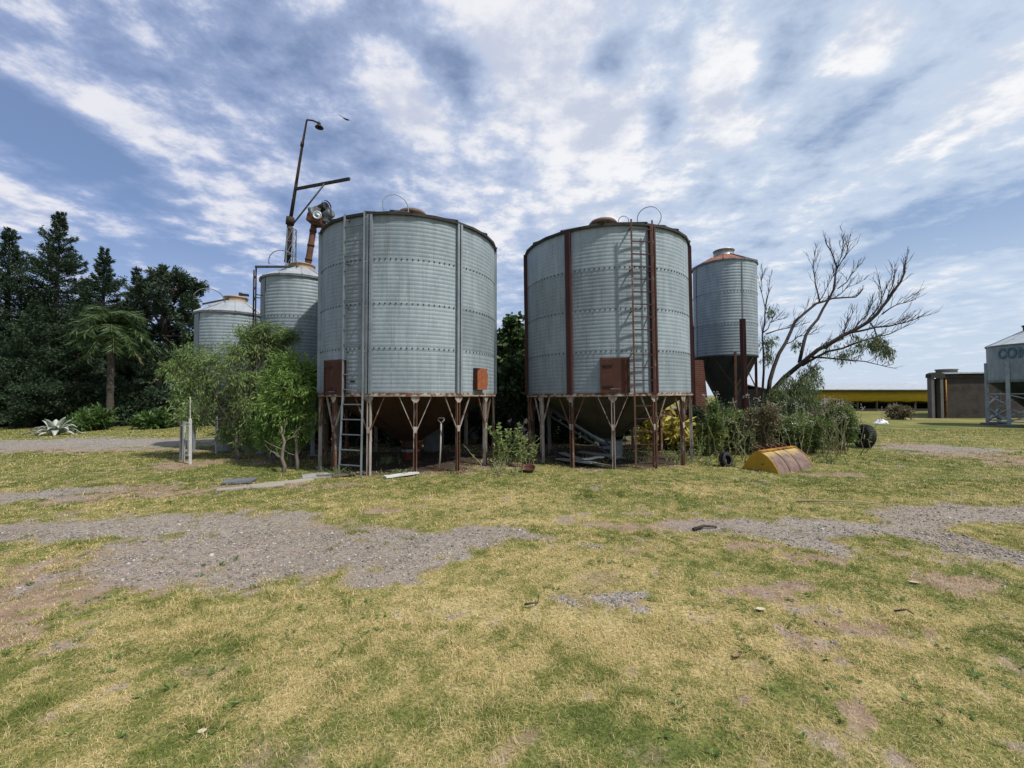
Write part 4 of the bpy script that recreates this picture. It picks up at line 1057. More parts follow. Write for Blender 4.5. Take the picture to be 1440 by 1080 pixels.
# weeds in front of the gap
def stalk_plant(name, label, px, by, hpx, n, mat, stem, leaf=(.07, .028), spread=.10, seed=0, group=None, flower=False, per=26, cat='weed', lean=.25, Y=None):
    global rng
    keep = rng; rng = np.random.default_rng(1300 + seed)
    b = gnd(px, by) if Y is None else Vector((at(px, by, Y).x, Y, 0)); h = hpx / FPX * b.y; root = thing(name, label, cat, (b.x, b.y, -.02), 0, group)
    m = MB(); arrs = []; fl = MB()
    for k in range(n):
        hh = h * rng.uniform(.55, 1.0); s0 = Vector((rng.normal(0, spread), rng.normal(0, spread), 0)); e = s0 + Vector((rng.normal(0, lean) * hh, rng.normal(0, lean) * hh, hh))
        p = wiggle(s0, e, 6, .03); m.tube(p, taper(7, .008 + .004 * hh, .003), 5)
        f = rng.uniform(.25, 1, per); i = np.minimum(5, (f * 6).astype(int)); A = np.array([list(q) for q in p])
        P = A[i] + (A[i + 1] - A[i]) * (f * 6 - i)[:, None]
        an = rng.uniform(0, 2 * PI, per)
        arrs.append(leaf_arrays(P, np.stack([np.cos(an), np.sin(an), np.full(per, .35)], -1), leaf[0] * (1.25 - .6 * f[:, None]), leaf[1], .3))
        if flower:
            for q in range(7):
                c = e + Vector(rng.normal(0, .06, 3)); fl.tube([e, c], .002, 4); fl.lathe([(0, -.012), (.014, 0), (0, .012)], 6, c=c)
    m.build('stems', stem, root); leaves_obj('leaves', arrs, mat, root)
    if flower: fl.build('seed_heads', M['flower'], root)
    rng = keep
    return root
stalk_plant('weed', 'tall light green weed in the gap between the wide silos', 711, 655, 66, 13, M['weed_bright'], M['green_stem'], (.13, .055), .15, 1, 'weeds at the feet of the wide silos', per=48)
stalk_plant('weed', 'thin weed beside the tall one in the gap', 737, 656, 54, 10, M['weed_bright'], M['straw_stem'], (.10, .036), .12, 2, 'weeds at the feet of the wide silos', per=40)
stalk_plant('weed', 'low pale weed with crossing bare stems by the right front leg of the grey-framed silo', 694, 658, 46, 9, M['weed_bright'], M['straw_stem'], (.07, .028), .14, 3, 'weeds at the feet of the wide silos', per=8, lean=.6)
stalk_plant('weed', 'low tuft of weeds in front of the gap between the wide silos', 712, 668, 20, 22, M['weed_bright'], M['straw_stem'], (.07, .02), .22, 4, 'weeds at the feet of the wide silos', per=8, lean=.4)
for i, (px, by, h, lb) in enumerate([(540, 652, 14, 'grass tuft between two front legs of the grey-framed silo'), (470, 668, 14, 'grass tuft at the foot of the grey ladder'), (895, 648, 24, 'green tuft at the foot of the red ladder'), (835, 650, 12, 'tuft beside the centre leg of the red-framed silo'),
                                     (955, 650, 20, 'tuft at the right legs of the red-framed silo'), (1000, 655, 16, 'tuft left of the yellow loader bucket'), (560, 668, 9, 'tuft beside the white plank'), (1160, 650, 14, 'tuft at the right end of the loader bucket')]):
    stalk_plant('grass_tuft', lb, px, by, h, 26, M['weed'], M['green_stem'], (.10, .012), .16, 10 + i, 'grass tufts round the silos', per=5, lean=.45, cat='grass tuft')
# yellowed broad leaves by the red ladder
bush('yellowed_plant', 'plant with big yellowed leaves behind the red-framed silo legs', 925, 640, 58, 78, (.34, .11), M['yellow_leaf'], 8, 60, None, per=6, twigs=12, spread=.10, droop=.3, r0=.012, cat='plant', Y=12.6)
bush('yellowed_plant', 'small yellowed plant left of the loader bucket', 990, 645, 50, 50, (.26, .09), M['yellow_leaf'], 6, 61, None, per=5, twigs=10, spread=.09, droop=.3, r0=.012, cat='plant', Y=11.4)
bush('yellowed_plant', 'yellowed plant seen between the right legs of the red-framed silo', 962, 645, 44, 40, (.28, .10), M['yellow_leaf'], 5, 63, None, per=5, twigs=9, spread=.09, droop=.3, r0=.012, cat='plant', Y=12.1)
bush('shrub', 'green undergrowth below the yellowed leaves', 935, 645, 40, 70, (.09, .05), M['weed'], 8, 62, None, per=14, twigs=20, spread=.09, r0=.012, Y=12.9)
# ---------------------------------------------------------------- weedy thicket by the dead tree
W = 'weedy shrubs in front of the dead tree'
for i, (px, by, h, w, mt, dry, lb) in enumerate([
        (1005, 640, 80, 50, 'weed', 0, 'leafy green shrub beside the leaning rusty post'), (1040, 634, 56, 60, 'weed', 0, 'shrub right at the foot of the leaning rusty post'),
        (1075, 640, 76, 50, 'weed_dry', 1, 'dry brownish shrub behind the yellow loader bucket'), (1105, 634, 50, 60, 'weed', 0, 'grey-green shrub behind the right half of the loader bucket'),
        (1135, 638, 56, 60, 'weed', 1, 'tangled shrub between the bucket and the big tyre'), (1160, 628, 48, 56, 'weed_dry', 0, 'brown-tipped shrub left of the small dark tyre'), (1184, 632, 66, 40, 'weed', 0, 'tall thin shrub left of the big tyre'),
        (1085, 622, 62, 80, 'broad_dark', 0, 'dark shrub at the foot of the dead tree'), (1025, 622, 56, 70, 'broad_dark', 0, 'dark shrub below the cone of the feed silo'), (985, 630, 62, 50, 'broad_dark', 0, 'dark shrub beside the right legs of the red-framed silo')]):
    bush('shrub', lb, px, by, h, w, (.066, .028), M[mt], 15, 70 + i, W, per=24, twigs=36, spread=.11, r0=.012, stems=M['straw_stem'] if dry else M['bark'], jit=.8, zlow=.15)
for i, (px, by, h, n, lb) in enumerate([(1192, 640, 98, 7, 'tallest weed stalk with pale seed heads left of the big tyre'), (1170, 634, 82, 7, 'weed stalks with pale seed heads in the thicket'), (1055, 638, 84, 6, 'weed stalks with pale heads behind the bucket'), (1120, 634, 70, 6, 'weed stalks with pale heads above the bucket end')]):
    stalk_plant('weed', lb, px, by, h, n, M['weed'], M['straw_stem'], (.05, .018), .16, 40 + i, 'tall weed stalks in the thicket', True, 16, lean=.14)
for i, (px, by, h, n, mt, fl, lb) in enumerate([
        (1012, 642, 88, 8, 'weed', 1, 'tall leafy stalks just left of the leaning rusty post'), (1030, 645, 74, 9, 'weed', 0, 'leafy stalks at the left front of the thicket'), (1062, 646, 70, 10, 'weed_dry', 0, 'dry brown stalks directly behind the bucket'),
        (1082, 640, 82, 9, 'weed', 1, 'stalks with pale heads rising above the bucket top'), (1098, 643, 60, 8, 'weed_dry', 1, 'brown stalks behind the bucket seams'), (1128, 642, 66, 8, 'weed', 1, 'grey-green stalks right behind the bucket end'),
        (1148, 640, 58, 8, 'weed_dry', 0, 'dry stalks between the bucket and the hidden tyre'), (1165, 643, 62, 10, 'weed', 0, 'short leafy stalks in front of the hidden tyre'), (1200, 636, 60, 6, 'weed', 1, 'thin stalks at the right end of the thicket'),
        (992, 646, 58, 8, 'weed', 0, 'leafy stalks right of the red-framed silo legs'), (968, 648, 40, 8, 'weed', 0, 'short stalks among the right legs of the red-framed silo'), (1044, 640, 66, 8, 'weed_dry', 0, 'dry stalks at the foot of the rusty post')]):
    stalk_plant('weed', lb, px, by, h, int(n * .6), M[mt], M['straw_stem'] if i % 2 else M['green_stem'], (.08, .026), .24, 160 + i, 'tall weed stalks in the thicket', bool(fl), 30, lean=.20)
for i, (px, by, h, w, lb) in enumerate([(1168, 585, 26, 50, 'grey bush below the yellow poultry house'), (1262, 580, 16, 34, 'round grey bush near the brick shed'), (1140, 590, 24, 40, 'grey bush behind the thicket')]):
    bush('shrub', lb, px, by, h, w, (.2, .08), M['weed_dry'] if i != 2 else M['weed'], 8, 90 + i, 'bushes in front of the poultry house', per=18, twigs=18, spread=.2, Y=27 + i)
# ---------------------------------------------------------------- the dead tree
def dead_tree():
    Y0 = 15.5; b = at(1070, 590, Y0); root = thing('dead_tree', 'leaning half-dead tree with bare spreading branches behind the thicket', 'tree', (b.x, Y0, -.05))
    o = Vector((b.x, Y0, 0)); tr = MB(); tw = MB()
    def P(px, py, Y): return at(px, py, Y) - o
    LIMBS = [  # (r0, r1, [(x, y, depth)...])
        (.155, .025, [(1064, 625, 15.5), (1072, 585, 15.5), (1083, 552, 15.4), (1102, 530, 15.2), (1126, 510, 14.9), (1150, 490, 14.6), (1185, 470, 14.3), (1222, 450, 14.1), (1240, 430, 14.0), (1258, 405, 13.9), (1272, 381, 13.9), (1274, 364, 13.9)]),
        (.11, .02, [(1080, 556, 15.5), (1088, 515, 15.8), (1105, 480, 16.0), (1118, 450, 16.2), (1148, 425, 16.4), (1170, 418, 16.5), (1203, 416, 16.6), (1213, 405, 16.7)]),
        (.085, .012, [(1124, 508, 15.0), (1133, 470, 15.1), (1150, 447, 15.3), (1165, 420, 15.4), (1174, 392, 15.5), (1177, 375, 15.5), (1168, 350, 15.6), (1160, 336, 15.6)]),
        (.025, .006, [(1175, 384, 15.5), (1183, 358, 15.5), (1185, 330, 15.6)]), (.035, .006, [(1153, 424, 16.4), (1147, 400, 16.4), (1143, 375, 16.5), (1146, 352, 16.5)]),
        (.025, .006, [(1152, 422, 16.4), (1164, 400, 16.3), (1177, 378, 16.3)]), (.025, .006, [(1178, 404, 15.6), (1195, 388, 15.7), (1213, 366, 15.7)]), (.025, .006, [(1172, 418, 16.5), (1192, 402, 16.6), (1218, 390, 16.7)]),
        (.025, .006, [(1176, 378, 15.5), (1188, 360, 15.4), (1193, 340, 15.4)]),
        (.05, .006, [(1195, 466, 14.2), (1232, 458, 14.0), (1264, 453, 13.8), (1280, 449, 13.7), (1290, 446, 13.6)]), (.07, .008, [(1128, 512, 14.9), (1165, 492, 14.7), (1205, 480, 14.5), (1250, 468, 14.3), (1285, 452, 14.2)]),
        (.045, .008, [(1140, 500, 14.8), (1180, 503, 14.5), (1215, 506, 14.3), (1252, 515, 14.1)]), (.03, .006, [(1216, 454, 14.1), (1234, 432, 14.2), (1240, 412, 14.2), (1237, 396, 14.3)]), (.03, .006, [(1240, 440, 14.0), (1262, 426, 13.9), (1288, 419, 13.8)]),
        (.025, .005, [(1246, 424, 14.0), (1255, 400, 14.2), (1258, 384, 14.2)]), (.03, .006, [(1224, 452, 14.1), (1232, 470, 14.0), (1234, 482, 14.0)]),
        (.07, .01, [(1073, 580, 15.6), (1074, 520, 16.2), (1072, 470, 16.5), (1076, 430, 16.7), (1082, 392, 16.8)]), (.03, .006, [(1073, 466, 16.5), (1083, 452, 16.6), (1104, 446, 16.6)]), (.035, .006, [(1077, 468, 16.4), (1105, 460, 16.3), (1128, 455, 16.3)]),
        (.09, .02, [(1075, 590, 15.4), (1092, 572, 15.0), (1112, 552, 14.7), (1130, 528, 14.5), (1150, 512, 14.4)]), (.03, .006, [(1105, 482, 16.0), (1122, 472, 15.9), (1143, 468, 15.9)]), (.022, .005, [(1076, 432, 16.7), (1070, 405, 16.7), (1073, 385, 16.8)]),
        (.04, .006, [(1160, 488, 14.5), (1185, 475, 14.8), (1190, 452, 14.9), (1200, 436, 15.0)]), (.03, .005, [(1200, 462, 14.2), (1220, 440, 14.4), (1228, 420, 14.4)])]
    for r0, r1, pts in LIMBS:
        q = [P(*p) for p in pts]; f = []
        for a, c in zip(q, q[1:]): f += [a, a.lerp(c, .5) + Vector(rng.normal(0, .025, 3))]
        f.append(q[-1]); (tr if r0 > .06 else tw).tube(f, taper(len(f), r0 * (.70 if r0 > .06 else .85), r1 * .9), 9 if r0 > .06 else 6)
        # fine twigs
        for k in range(2, len(f)):
            if r0 > .06 and k < len(f) * .35: continue
            for _ in range(3):
                st = f[k - 1].lerp(f[k], rng.uniform(0, 1)); ax = (f[k] - f[k - 1]).normalized()
                d = (ax * .9 + Vector((rng.normal(.05, .3), rng.normal(0, .3), abs(rng.normal(.6, .3))))).normalized(); L = rng.uniform(.28, .85) * (1 - .45 * max(0, k / len(f) - .5) * 2)
                e = st + d * L; p = wiggle(st, e, 4, .025); tw.tube(p, taper(5, .011, .004), 4, caps=False)
                for _q in range(2):
                    s2 = p[2 + _q]; e2 = s2 + (d + Vector(rng.normal(0, .38, 3)) + Vector((0, 0, .3))).normalized() * L * .5
                    tw.tube(wiggle(s2, e2, 2, .03), taper(3, .007, .0035), 4, caps=False)
    tk = tr.build('trunk', M['dead_twig'], root); tw.build('twigs', M['dead_twig'], root)
    arrs = []
    for cx, cy, rp, Y, n, dr in ((1118, 552, 24, 14.6, 120, 1), (1106, 572, 26, 14.5, 120, 1), (1134, 538, 19, 14.5, 80, 1), (1096, 558, 18, 14.8, 70, 1), (1128, 565, 18, 14.3, 70, 1), (1142, 522, 12, 14.5, 24, 1), (1240, 486, 12, 14.0, 28, 1), (1230, 480, 11, 14.0, 26, 1), (1248, 492, 8, 14.0, 16, 1),
                              (1080, 480, 12, 16.4, 26, 1), (1082, 500, 10, 16.3, 18, 1), (1084, 436, 7, 16.6, 10, 1), (1185, 497, 12, 14.5, 14, 1), (1210, 490, 9, 14.4, 8, 1), (1122, 484, 6, 15.5, 8, 1), (1165, 486, 12, 14.6, 10, 1), (1200, 478, 12, 14.5, 9, 1)):
        c = P(cx, cy, Y); r = rp / FPX * Y; a, T = clump_leaves(c, (r, r, r * 1.15), n, 17, .15, .024, 1.0, .3, .35, .12); arrs.append(a)
    leaves_obj('leaves', arrs, M['gum'], root)
dead_tree()
M['galv_small2'] = surf('dull_sheet_box', (.2, .21, .2), (.28, .29, .27), 4, (1, 1, 1), .6, .3)
# ---------------------------------------------------------------- mast, elevator
def mast():
    Y = 14.6; b = at(405, 372, Y); root = thing('lamp_mast', 'tall leaning rusty lamp mast with a side arm, behind the slim silo', 'mast', (b.x, Y, 0)); o = Vector((b.x, Y, 0))
    P = lambda x, y, d=0: at(x, y, Y + d) - o
    lt = MB(); bz = P(406, 372).z; tz = P(411, 322)
    c = [Vector((sx * .17, sy * .17, 0)) for sx, sy in ((-1, -1), (1, -1), (1, 1), (-1, 1))]; z0, z1 = 0, tz.z
    for q in c: lt.bar(q + Vector((0, 0, 0)), q * .6 + Vector((.12, 0, z1)), .03)
    n = 16
    for k in range(n):
        for e in range(4):
            a_, b_ = c[e], c[(e + 1) % 4]; u, v = k / n, (k + 1) / n
            f = lambda q, w: q * (1 - .4 * w) + Vector((.12 * w, 0, z1 * w))
            lt.bar(f(a_, u), f(b_, v), .015); lt.bar(f(a_, v), f(b_, v), .015)
    lt.build('lattice_tower', M['galv_plain'], root)
    m = MB(); m.tube([P(404, 369), P(406, 345), P(408, 312)], [.10, .10, .09], 12); m.tube([P(407.5, 316), P(408.5, 306)], .135, 12); m.tube([P(408, 312), P(416, 262), P(425, 205), P(431, 171)], [.062, .052, .040, .030], 10)
    m.tube([P(424.5, 206), P(425.5, 200)], .058, 10)
    m.build('pole', M['rust_dark'], root)
    a = MB(); a.bar(P(415, 266), P(491.5, 251.5, -1.2), .07, .085); a.build('side_arm', M['roof_edge'], root)
    MB().tube([P(413, 314), P(457, 258, -.7)], .028, 8).build('strut', M['galv_dark'], root)
    la = MB().tube([P(431, 171), P(432, 168.5), P(440, 169.5, -.3), P(448, 173, -.5)], .028, 8).build('lamp_arm', M['rust_dark'], root)
    hc = P(449, 178, -.5); h = MB(); h.tube([P(448, 172.5, -.5), P(449, 176, -.5)], .06, 8); h.lathe([(.04, .07), (.08, .03), (.13, -.02), (.14, -.04), (.12, -.04), (.04, -.015)], 18, c=hc); h.build('lamp_shade', M['black'], la)
mast()
def elevator():
    Y = 14.0; b = at(432, 378, Y); root = thing('grain_elevator', 'rusty inclined elevator tube with a motor and pulleys on top', 'elevator', (b.x, Y, 0)); o = Vector((b.x, Y, 0))
    P = lambda x, y, d=0: at(x, y, Y + d) - o
    m = MB(); m.tube([Vector((-.35, .2, .1)), P(433, 372), P(442, 314)], [.10, .10, .095], 12)
    for y in (365, 345, 325): m.tube([P(433 + (372 - y) * .155, y + 1.5), P(433 + (372 - y) * .155, y - 1.5)], .115, 12)
    m.build('tube', M['rust'], root)
    hd = MB(); hd.box(P(445, 309), (.5, .36, .26), Euler((0, .2, 0))); hd.box(P(448, 316), (.34, .3, .1)); hd.bar(P(440, 312), P(458, 300), .08, .1); hd.bar(P(452, 316), P(456, 318, -.2), .1)
    hd.build('head_box', M['rust'], root)
    def disc(c, r, t, ax, mat, name):
        q = Vector(ax).normalized().to_track_quat('Z', 'Y').to_matrix()
        MB().lathe([(0, -t / 2), (r * .3, -t / 2), (r * .35, -t * .3), (r * .8, -t * .3), (r, -t / 2), (r, t / 2), (r * .8, t * .3), (r * .35, t * .3), (r * .3, t / 2), (0, t / 2)], 20, c=c, M=q).build(name, mat, root)
    disc(P(438, 301), .21, .16, (1, .5, .2), M['galv_dark'], 'pulley'); disc(P(446, 303, -.2), .14, .12, (.4, -1, .1), M['galv_plain'], 'pulley')
    mo = MB(); ax = Vector((.8, -.5, .1)).normalized(); c = P(461, 302)
    mo.tube([c - ax * .22, c - ax * .17, c + ax * .17, c + ax * .22], [.11, .16, .16, .10], 14); mo.box(c + Vector((0, 0, -.14)), (.28, .22, .05)); mo.box(c + Vector((.02, -.05, .16)), (.14, .12, .1)); mo.build('motor', M['galv_dark'], root)
    m2 = MB(); c2 = P(454, 292); m2.tube([c2 - ax * .18, c2 + ax * .18], .13, 14); m2.lathe([(.17, -.03), (.17, .03)], 14, c=c2 + ax * .2, M=ax.to_track_quat('Z', 'Y').to_matrix()); m2.build('motor', M['black'], root)
    b3 = MB(); b3.box(P(447, 296), (.22, .2, .2), Euler((.3, .4, .2))); b3.bar(P(440, 293), P(452, 288), .06); b3.box(P(459, 310), (.18, .2, .1)); b3.build('bracket', M['galv_plain'], root)
elevator()
def bird():
    Y = 26; p = at(486, 167.5, Y); root = thing('flying_bird', 'dark bird gliding to the right of the lamp mast top', 'bird', p)
    m = bpy.data.meshes.new('body'); s = .62
    prof = [(-.28, .0), (-.22, .035), (-.08, .075), (.08, .07), (.18, .045), (.24, .045), (.30, .012)]
    mb = MB(); q = Vector((.8, .4, -.25)).normalized(); M_ = q.to_track_quat('Z', 'Y').to_matrix()
    vs = MB().lathe([(r * s, z * s) for z, r in prof], 10)
    mb.lathe([(r * s, z * s) for z, r in prof], 10, M=M_)
    sd = Vector((.55, -.5, .0)).normalized(); sd = Vector((-.75, .0, .38)).normalized(); f = Vector((.45, .85, .0)).normalized()
    for sg, el in ((1, .1), (-1, .10)):
        w = [(0, .10, -.10), (.22, .11, -.12), (.42, .07, -.11), (.62, -.02, -.10), (.72, -.09, -.11)]
        vs = []; 
        for y, a, b in w:
            c = sd * sg * y * s * 1.1 + Vector((0, 0, el * math.sin(y * 4) * s))
            vs += [c + f * a * s + Vector((0, 0, .006)), c + f * b * s + Vector((0, 0, .006)), c + f * b * s - Vector((0, 0, .006)), c + f * a * s - Vector((0, 0, .006))]
        fs = [(k * 4 + e, k * 4 + (e + 1) % 4, k * 4 + 4 + (e + 1) % 4, k * 4 + 4 + e) for k in range(4) for e in range(4)] + [(0, 3, 2, 1), (16, 17, 18, 19)]
        mb.add(vs, fs)
    mb.add([q * -.24 * s, q * -.46 * s + f * .09 * s, q * -.46 * s - f * .09 * s, q * -.3 * s + Vector((0, 0, .02))], [(0, 1, 2), (0, 3, 1), (0, 2, 3), (1, 3, 2)])
    mb.build('body', M['feather'], root)
bird()
# ---------------------------------------------------------------- posts, frames
def post_frame():
    a, b = gnd(257.5, 651), gnd(267.5, 653); g0 = gnd(254, 646); root = thing('white_post_frame', 'pair of chipped white posts tied together beside the willow', 'post frame', (b.x, b.y, -.03)); o = Vector((b.x, b.y, 0))
    za = at(257, 593, a.y).z; zb = at(265.5, 556, b.y).z
    MB().bar(a - o, Vector((a.x - o.x + .01, a.y - o.y, za)), .042).build('post', M['white_paint'], root)
    MB().bar(b - o, Vector((-.02, 0, za * 1.12)), .042).bar(Vector((-.02, 0, za)), Vector((-.03, 0, zb)), .014).build('post', M['white_paint'], root)
    MB().bar(g0 - o, Vector((g0.x - o.x, g0.y - o.y, za * .98)), .04).build('post', M['concrete'], root)
    m = MB()
    for z in (.25, .62, 1.0): m.bar(Vector((a.x - o.x, a.y - o.y - .02, z)), Vector((0, -.02, z - .02)), .03)
    m.bar(Vector((g0.x - o.x, g0.y - o.y, za * .9)), Vector((0, 0, za * .93)), .03)
    m.build('crossbar', M['white_paint'], root)
post_frame()
MB_w = MB(); p0 = at(266, 583, 11.0); p1 = at(305, 581, 11.6)
r_ = thing('white_rail', 'white horizontal rail across the short slim silo', 'rail', (p0.x, p0.y, 0)); o = Vector((p0.x, p0.y, 0))
MB().bar(p0 - o, p1 - o, .045).build('rail', M['white_paint'], r_); MB().bar(Vector((0, 0, 0)), p0 - o, .035).build('support', M['white_paint'], r_); MB().bar(Vector(((p1 - o).x, (p1 - o).y, 0)), p1 - o, .035).build('support', M['white_paint'], r_)
def ibeam(name, label, px, pyt, by, w, mat, Y=None, cat='post'):
    b = gnd(px, by) if Y is None else Vector((at(px, by, Y).x, Y, 0)); zt = at(px, pyt, b.y).z; root = thing(name, label, cat, (b.x, b.y, -.03))
    m = MB(); m.box((0, 0, zt / 2), (w * .12, w, zt)); m.box((-w / 2, 0, zt / 2), (w * .12, w * 1.02, zt)); m.box((w / 2, 0, zt / 2), (w * .12, w * 1.02, zt))
    root.rotation_euler = (0, R(-1.0), R(25)); m.build('beam', mat, root)
    c = MB(); c.box((0, 0, zt + .006), (w * 1.15, w * 1.08, .012)); c.build('end_plate', mat, root)
ibeam('steel_post', 'tall rusty steel post in front of the feed silo', 1049, 448, 630, .115, M['red_oxide'], Y=12.6)
ibeam('steel_post', 'slim rusty post between the red-framed silo and the feed silo', 977.5, 458, 625, .07, M['red_oxide'], Y=14.5)
# red-brown brick stub behind silo 2
def brick_mat(name, c1, c2, mort, sc, bw=.26, bh=.075):
    t = NT(name); v = t.coord('Object')
    # bricks laid in the wall's own plane: x along, z up
    s = t.n('ShaderNodeSeparateXYZ', {0: v}); vv = t.n('ShaderNodeCombineXYZ', {0: t.math('ADD', s.outputs[0], s.outputs[1]), 1: s.outputs[2]}).outputs[0]
    br = t.n('ShaderNodeTexBrick', {'Vector': vv, 'Color1': (*c1, 1), 'Color2': (*c2, 1), 'Mortar': (*mort, 1), 'Scale': sc, 'Mortar Size': .012, 'Brick Width': bw, 'Row Height': bh})
    col = t.mix(t.mapr(t.noise(v, 1.3, 5), .45, .75), br.outputs['Color'], tuple(c * .55 for c in c1)); col = t.mix(t.mapr(t.noise(v, 9, 4), .5, .8, 0, .5), col, mort)
    return t.out(t.n('ShaderNodeBsdfPrincipled', {'Base Color': col, 'Roughness': .9, 'Specular IOR Level': .15, 'Normal': t.bump(t.math('MULTIPLY', br.outputs['Fac'], -1.0), .5, .012)}).outputs[0])
M['brick_red'] = brick_mat('red_brick', (.15, .048, .03), (.11, .036, .024), (.13, .09, .07), 1.0)
M['brick_shed'] = brick_mat('grey_brown_brick', (.060, .047, .039), (.040, .033, .028), (.065, .058, .05), 1.0)
M['block'] = brick_mat('concrete_block', (.26, .25, .23), (.2, .19, .175), (.15, .14, .13), 1.0, .4, .19)
def brick_stub():
    Y = 14.8; a = at(930, 600, Y); b = at(1000, 600, Y); zt = at(985, 505, Y).z; root = thing('brick_pier', 'tapering red brick pier between the red-framed silo and the feed silo', 'brick wall', (a.x, Y, -.03))
    w = b.x - a.x; z1 = at(940, 575, Y).z
    m = MB(); m.prism([(0, 0), (w, 0), (w * .96, z1 * .9), (w * .86, zt), (w * .62, zt), (w * .55, z1), (0, z1)], 0, .24, lambda u, v, k: Vector((u, k, v))); m.build('wall', M['brick_red'], root)
    MB().box((w * .25, .12, z1 + .03), (w * .52, .3, .05)).build('coping', M['concrete'], root)
brick_stub()
def block_wall():
    Y = 15.6; a = at(610, 600, Y); b = at(842, 600, Y); zt = at(720, 577, Y).z; root = thing('block_wall', 'low grey concrete block wall behind the gap between the wide silos', 'wall', (a.x, Y, -.03))
    w = b.x - a.x; MB().box((w / 2, .1, zt / 2), (w, .2, zt)).build('wall', M['block'], root); MB().box((w / 2, .1, zt + .025), (w + .04, .25, .05)).build('coping', M['concrete'], root)
block_wall()
# ---------------------------------------------------------------- things under the silos
def auger():
    Y = S2.y; a = at(772, 572, 11.6); b = at(862, 634, 10.8); root = thing('inclined_auger', 'grey auger tube slanting down under the red-framed silo', 'auger', (b.x, b.y, 0)); o = Vector((b.x, b.y, 0)); a = a - o; b = b - o; b.z = max(b.z, .24)
    MB().tube([a, b], .075, 12).build('tube', M['galv_plain'], root)
    MB().bar(a + Vector((0, -.05, -.22)), b + Vector((-.05, -.05, -.16)), .06, .04).bar(a + Vector((0, .1, -.22)), b + Vector((-.05, .1, -.16)), .05, .04).bar(a, Vector((a.x, a.y, 0)), .05).build('support_rail', M['galv_dark'], root)
    bx = MB(); bx.box(Vector((b.x + .05, b.y, .20)), (.30, .30, .40)); bx.box(Vector((b.x + .05, b.y, .42)), (.42, .42, .03)); bx.box(Vector((b.x + .05, b.y, .015)), (.40, .40, .03)); bx.build('intake_box', M['galv_small2'], root)
auger()
def plank(name, label, a, b, w, t, mat, z=.03, group=None, cat='plank', roll=0.0, lift=0.0):
    a, b = Vector(a), Vector(b); L = (b - a).length; an = math.atan2(b.y - a.y, b.x - a.x); root = thing(name, label, cat, ((a.x + b.x) / 2, (a.y + b.y) / 2, z), an, group)
    root.rotation_euler = (roll, -lift, an)
    m = MB(); n = 6; vs = []; fs = []
    for k in range(n + 1):
        u = k / n; x = (u - .5) * L; sag = rng.normal(0, .004); ww = w / 2 * (1 + rng.normal(0, .04))
        vs += [(x, -ww, sag), (x, ww, sag), (x, ww * .98, sag + t), (x, -ww * .98, sag + t)]
    for k in range(n):
        for e in range(4): fs.append((k * 4 + e, k * 4 + (e + 1) % 4, k * 4 + 4 + (e + 1) % 4, k * 4 + 4 + e))
    fs += [(0, 3, 2, 1), (n * 4, n * 4 + 1, n * 4 + 2, n * 4 + 3)]
    m.add(vs, fs)
    o = m.build(name + '_board', mat, None); o.parent = root
    # a plain plank is one piece: keep it as ONE top-level mesh
    o.parent = None; o.location = root.location; o.rotation_euler = root.rotation_euler; o.name = name
    for k in ('label', 'category', 'group'):
        if k in root: o[k] = root[k]
    bpy.data.objects.remove(root); o.name = name
    return o
plank('plank', 'white-grey plank lying in front of the grey-framed silo', gnd(541, 674), gnd(587, 668), .16, .03, M['white_paint'], .03, None)
plank('plank', 'long grey plank on the ground left of the grey ladder', gnd(352, 686), gnd(440, 676), .20, .03, M['wood_grey'], .012)
plank('plank', 'brown plank half buried left of the slate board', gnd(305, 690), gnd(400, 683), .16, .025, M['wood_grey'], .004)
plank('plank', 'short dark plank at the foot of the grey ladder', gnd(446, 672), gnd(500, 668), .16, .03, M['wood_dark'], .012)
plank('slate_board', 'dark slate-grey board lying in the grass left of the silos', gnd(316, 680), gnd(358, 678), .34, .035, M['slate'], .02, cat='board')
plank('concrete_slab', 'pale slab edge beside the leftmost silo legs', gnd(425, 672), gnd(470, 668), .5, .03, M['concrete'], .002, cat='slab')
for i, (a, b, w, mt, lb) in enumerate([((790, 642), (850, 655), .2, 'wood_grey', 'weathered plank on the scrap heap under the red-framed silo'), ((800, 650), (862, 660), .16, 'wood_dark', 'dark plank at the front of the scrap heap'), ((785, 650), (835, 658), .22, 'galv_small2', 'bent grey sheet strip in the scrap heap'),
                                     ((815, 640), (868, 652), .18, 'wood_grey', 'plank at the back of the scrap heap'), ((820, 655), (848, 652), .10, 'white_paint', 'short white board shining on the scrap heap')]):
    plank('plank', lb, gnd(*a), gnd(*b), w, .025, M[mt], .03 + .028 * i, 'scrap boards under the red-framed silo', roll=rng.normal(0, .12), lift=rng.normal(0, .06))
def pot():
    b = gnd(579, 646); b.y = 10.6; b.x = at(579, 600, 10.6).x; root = thing('plant_pot', 'reddish tub in the shade under the grey-framed silo', 'tub', (b.x, b.y, 0))
    MB().lathe([(0, .0), (.20, .0), (.26, .42), (.29, .43), (.29, .48), (.25, .48), (.23, .40), (.0, .38)], 28).build('tub', M['terracotta'], root)
pot()
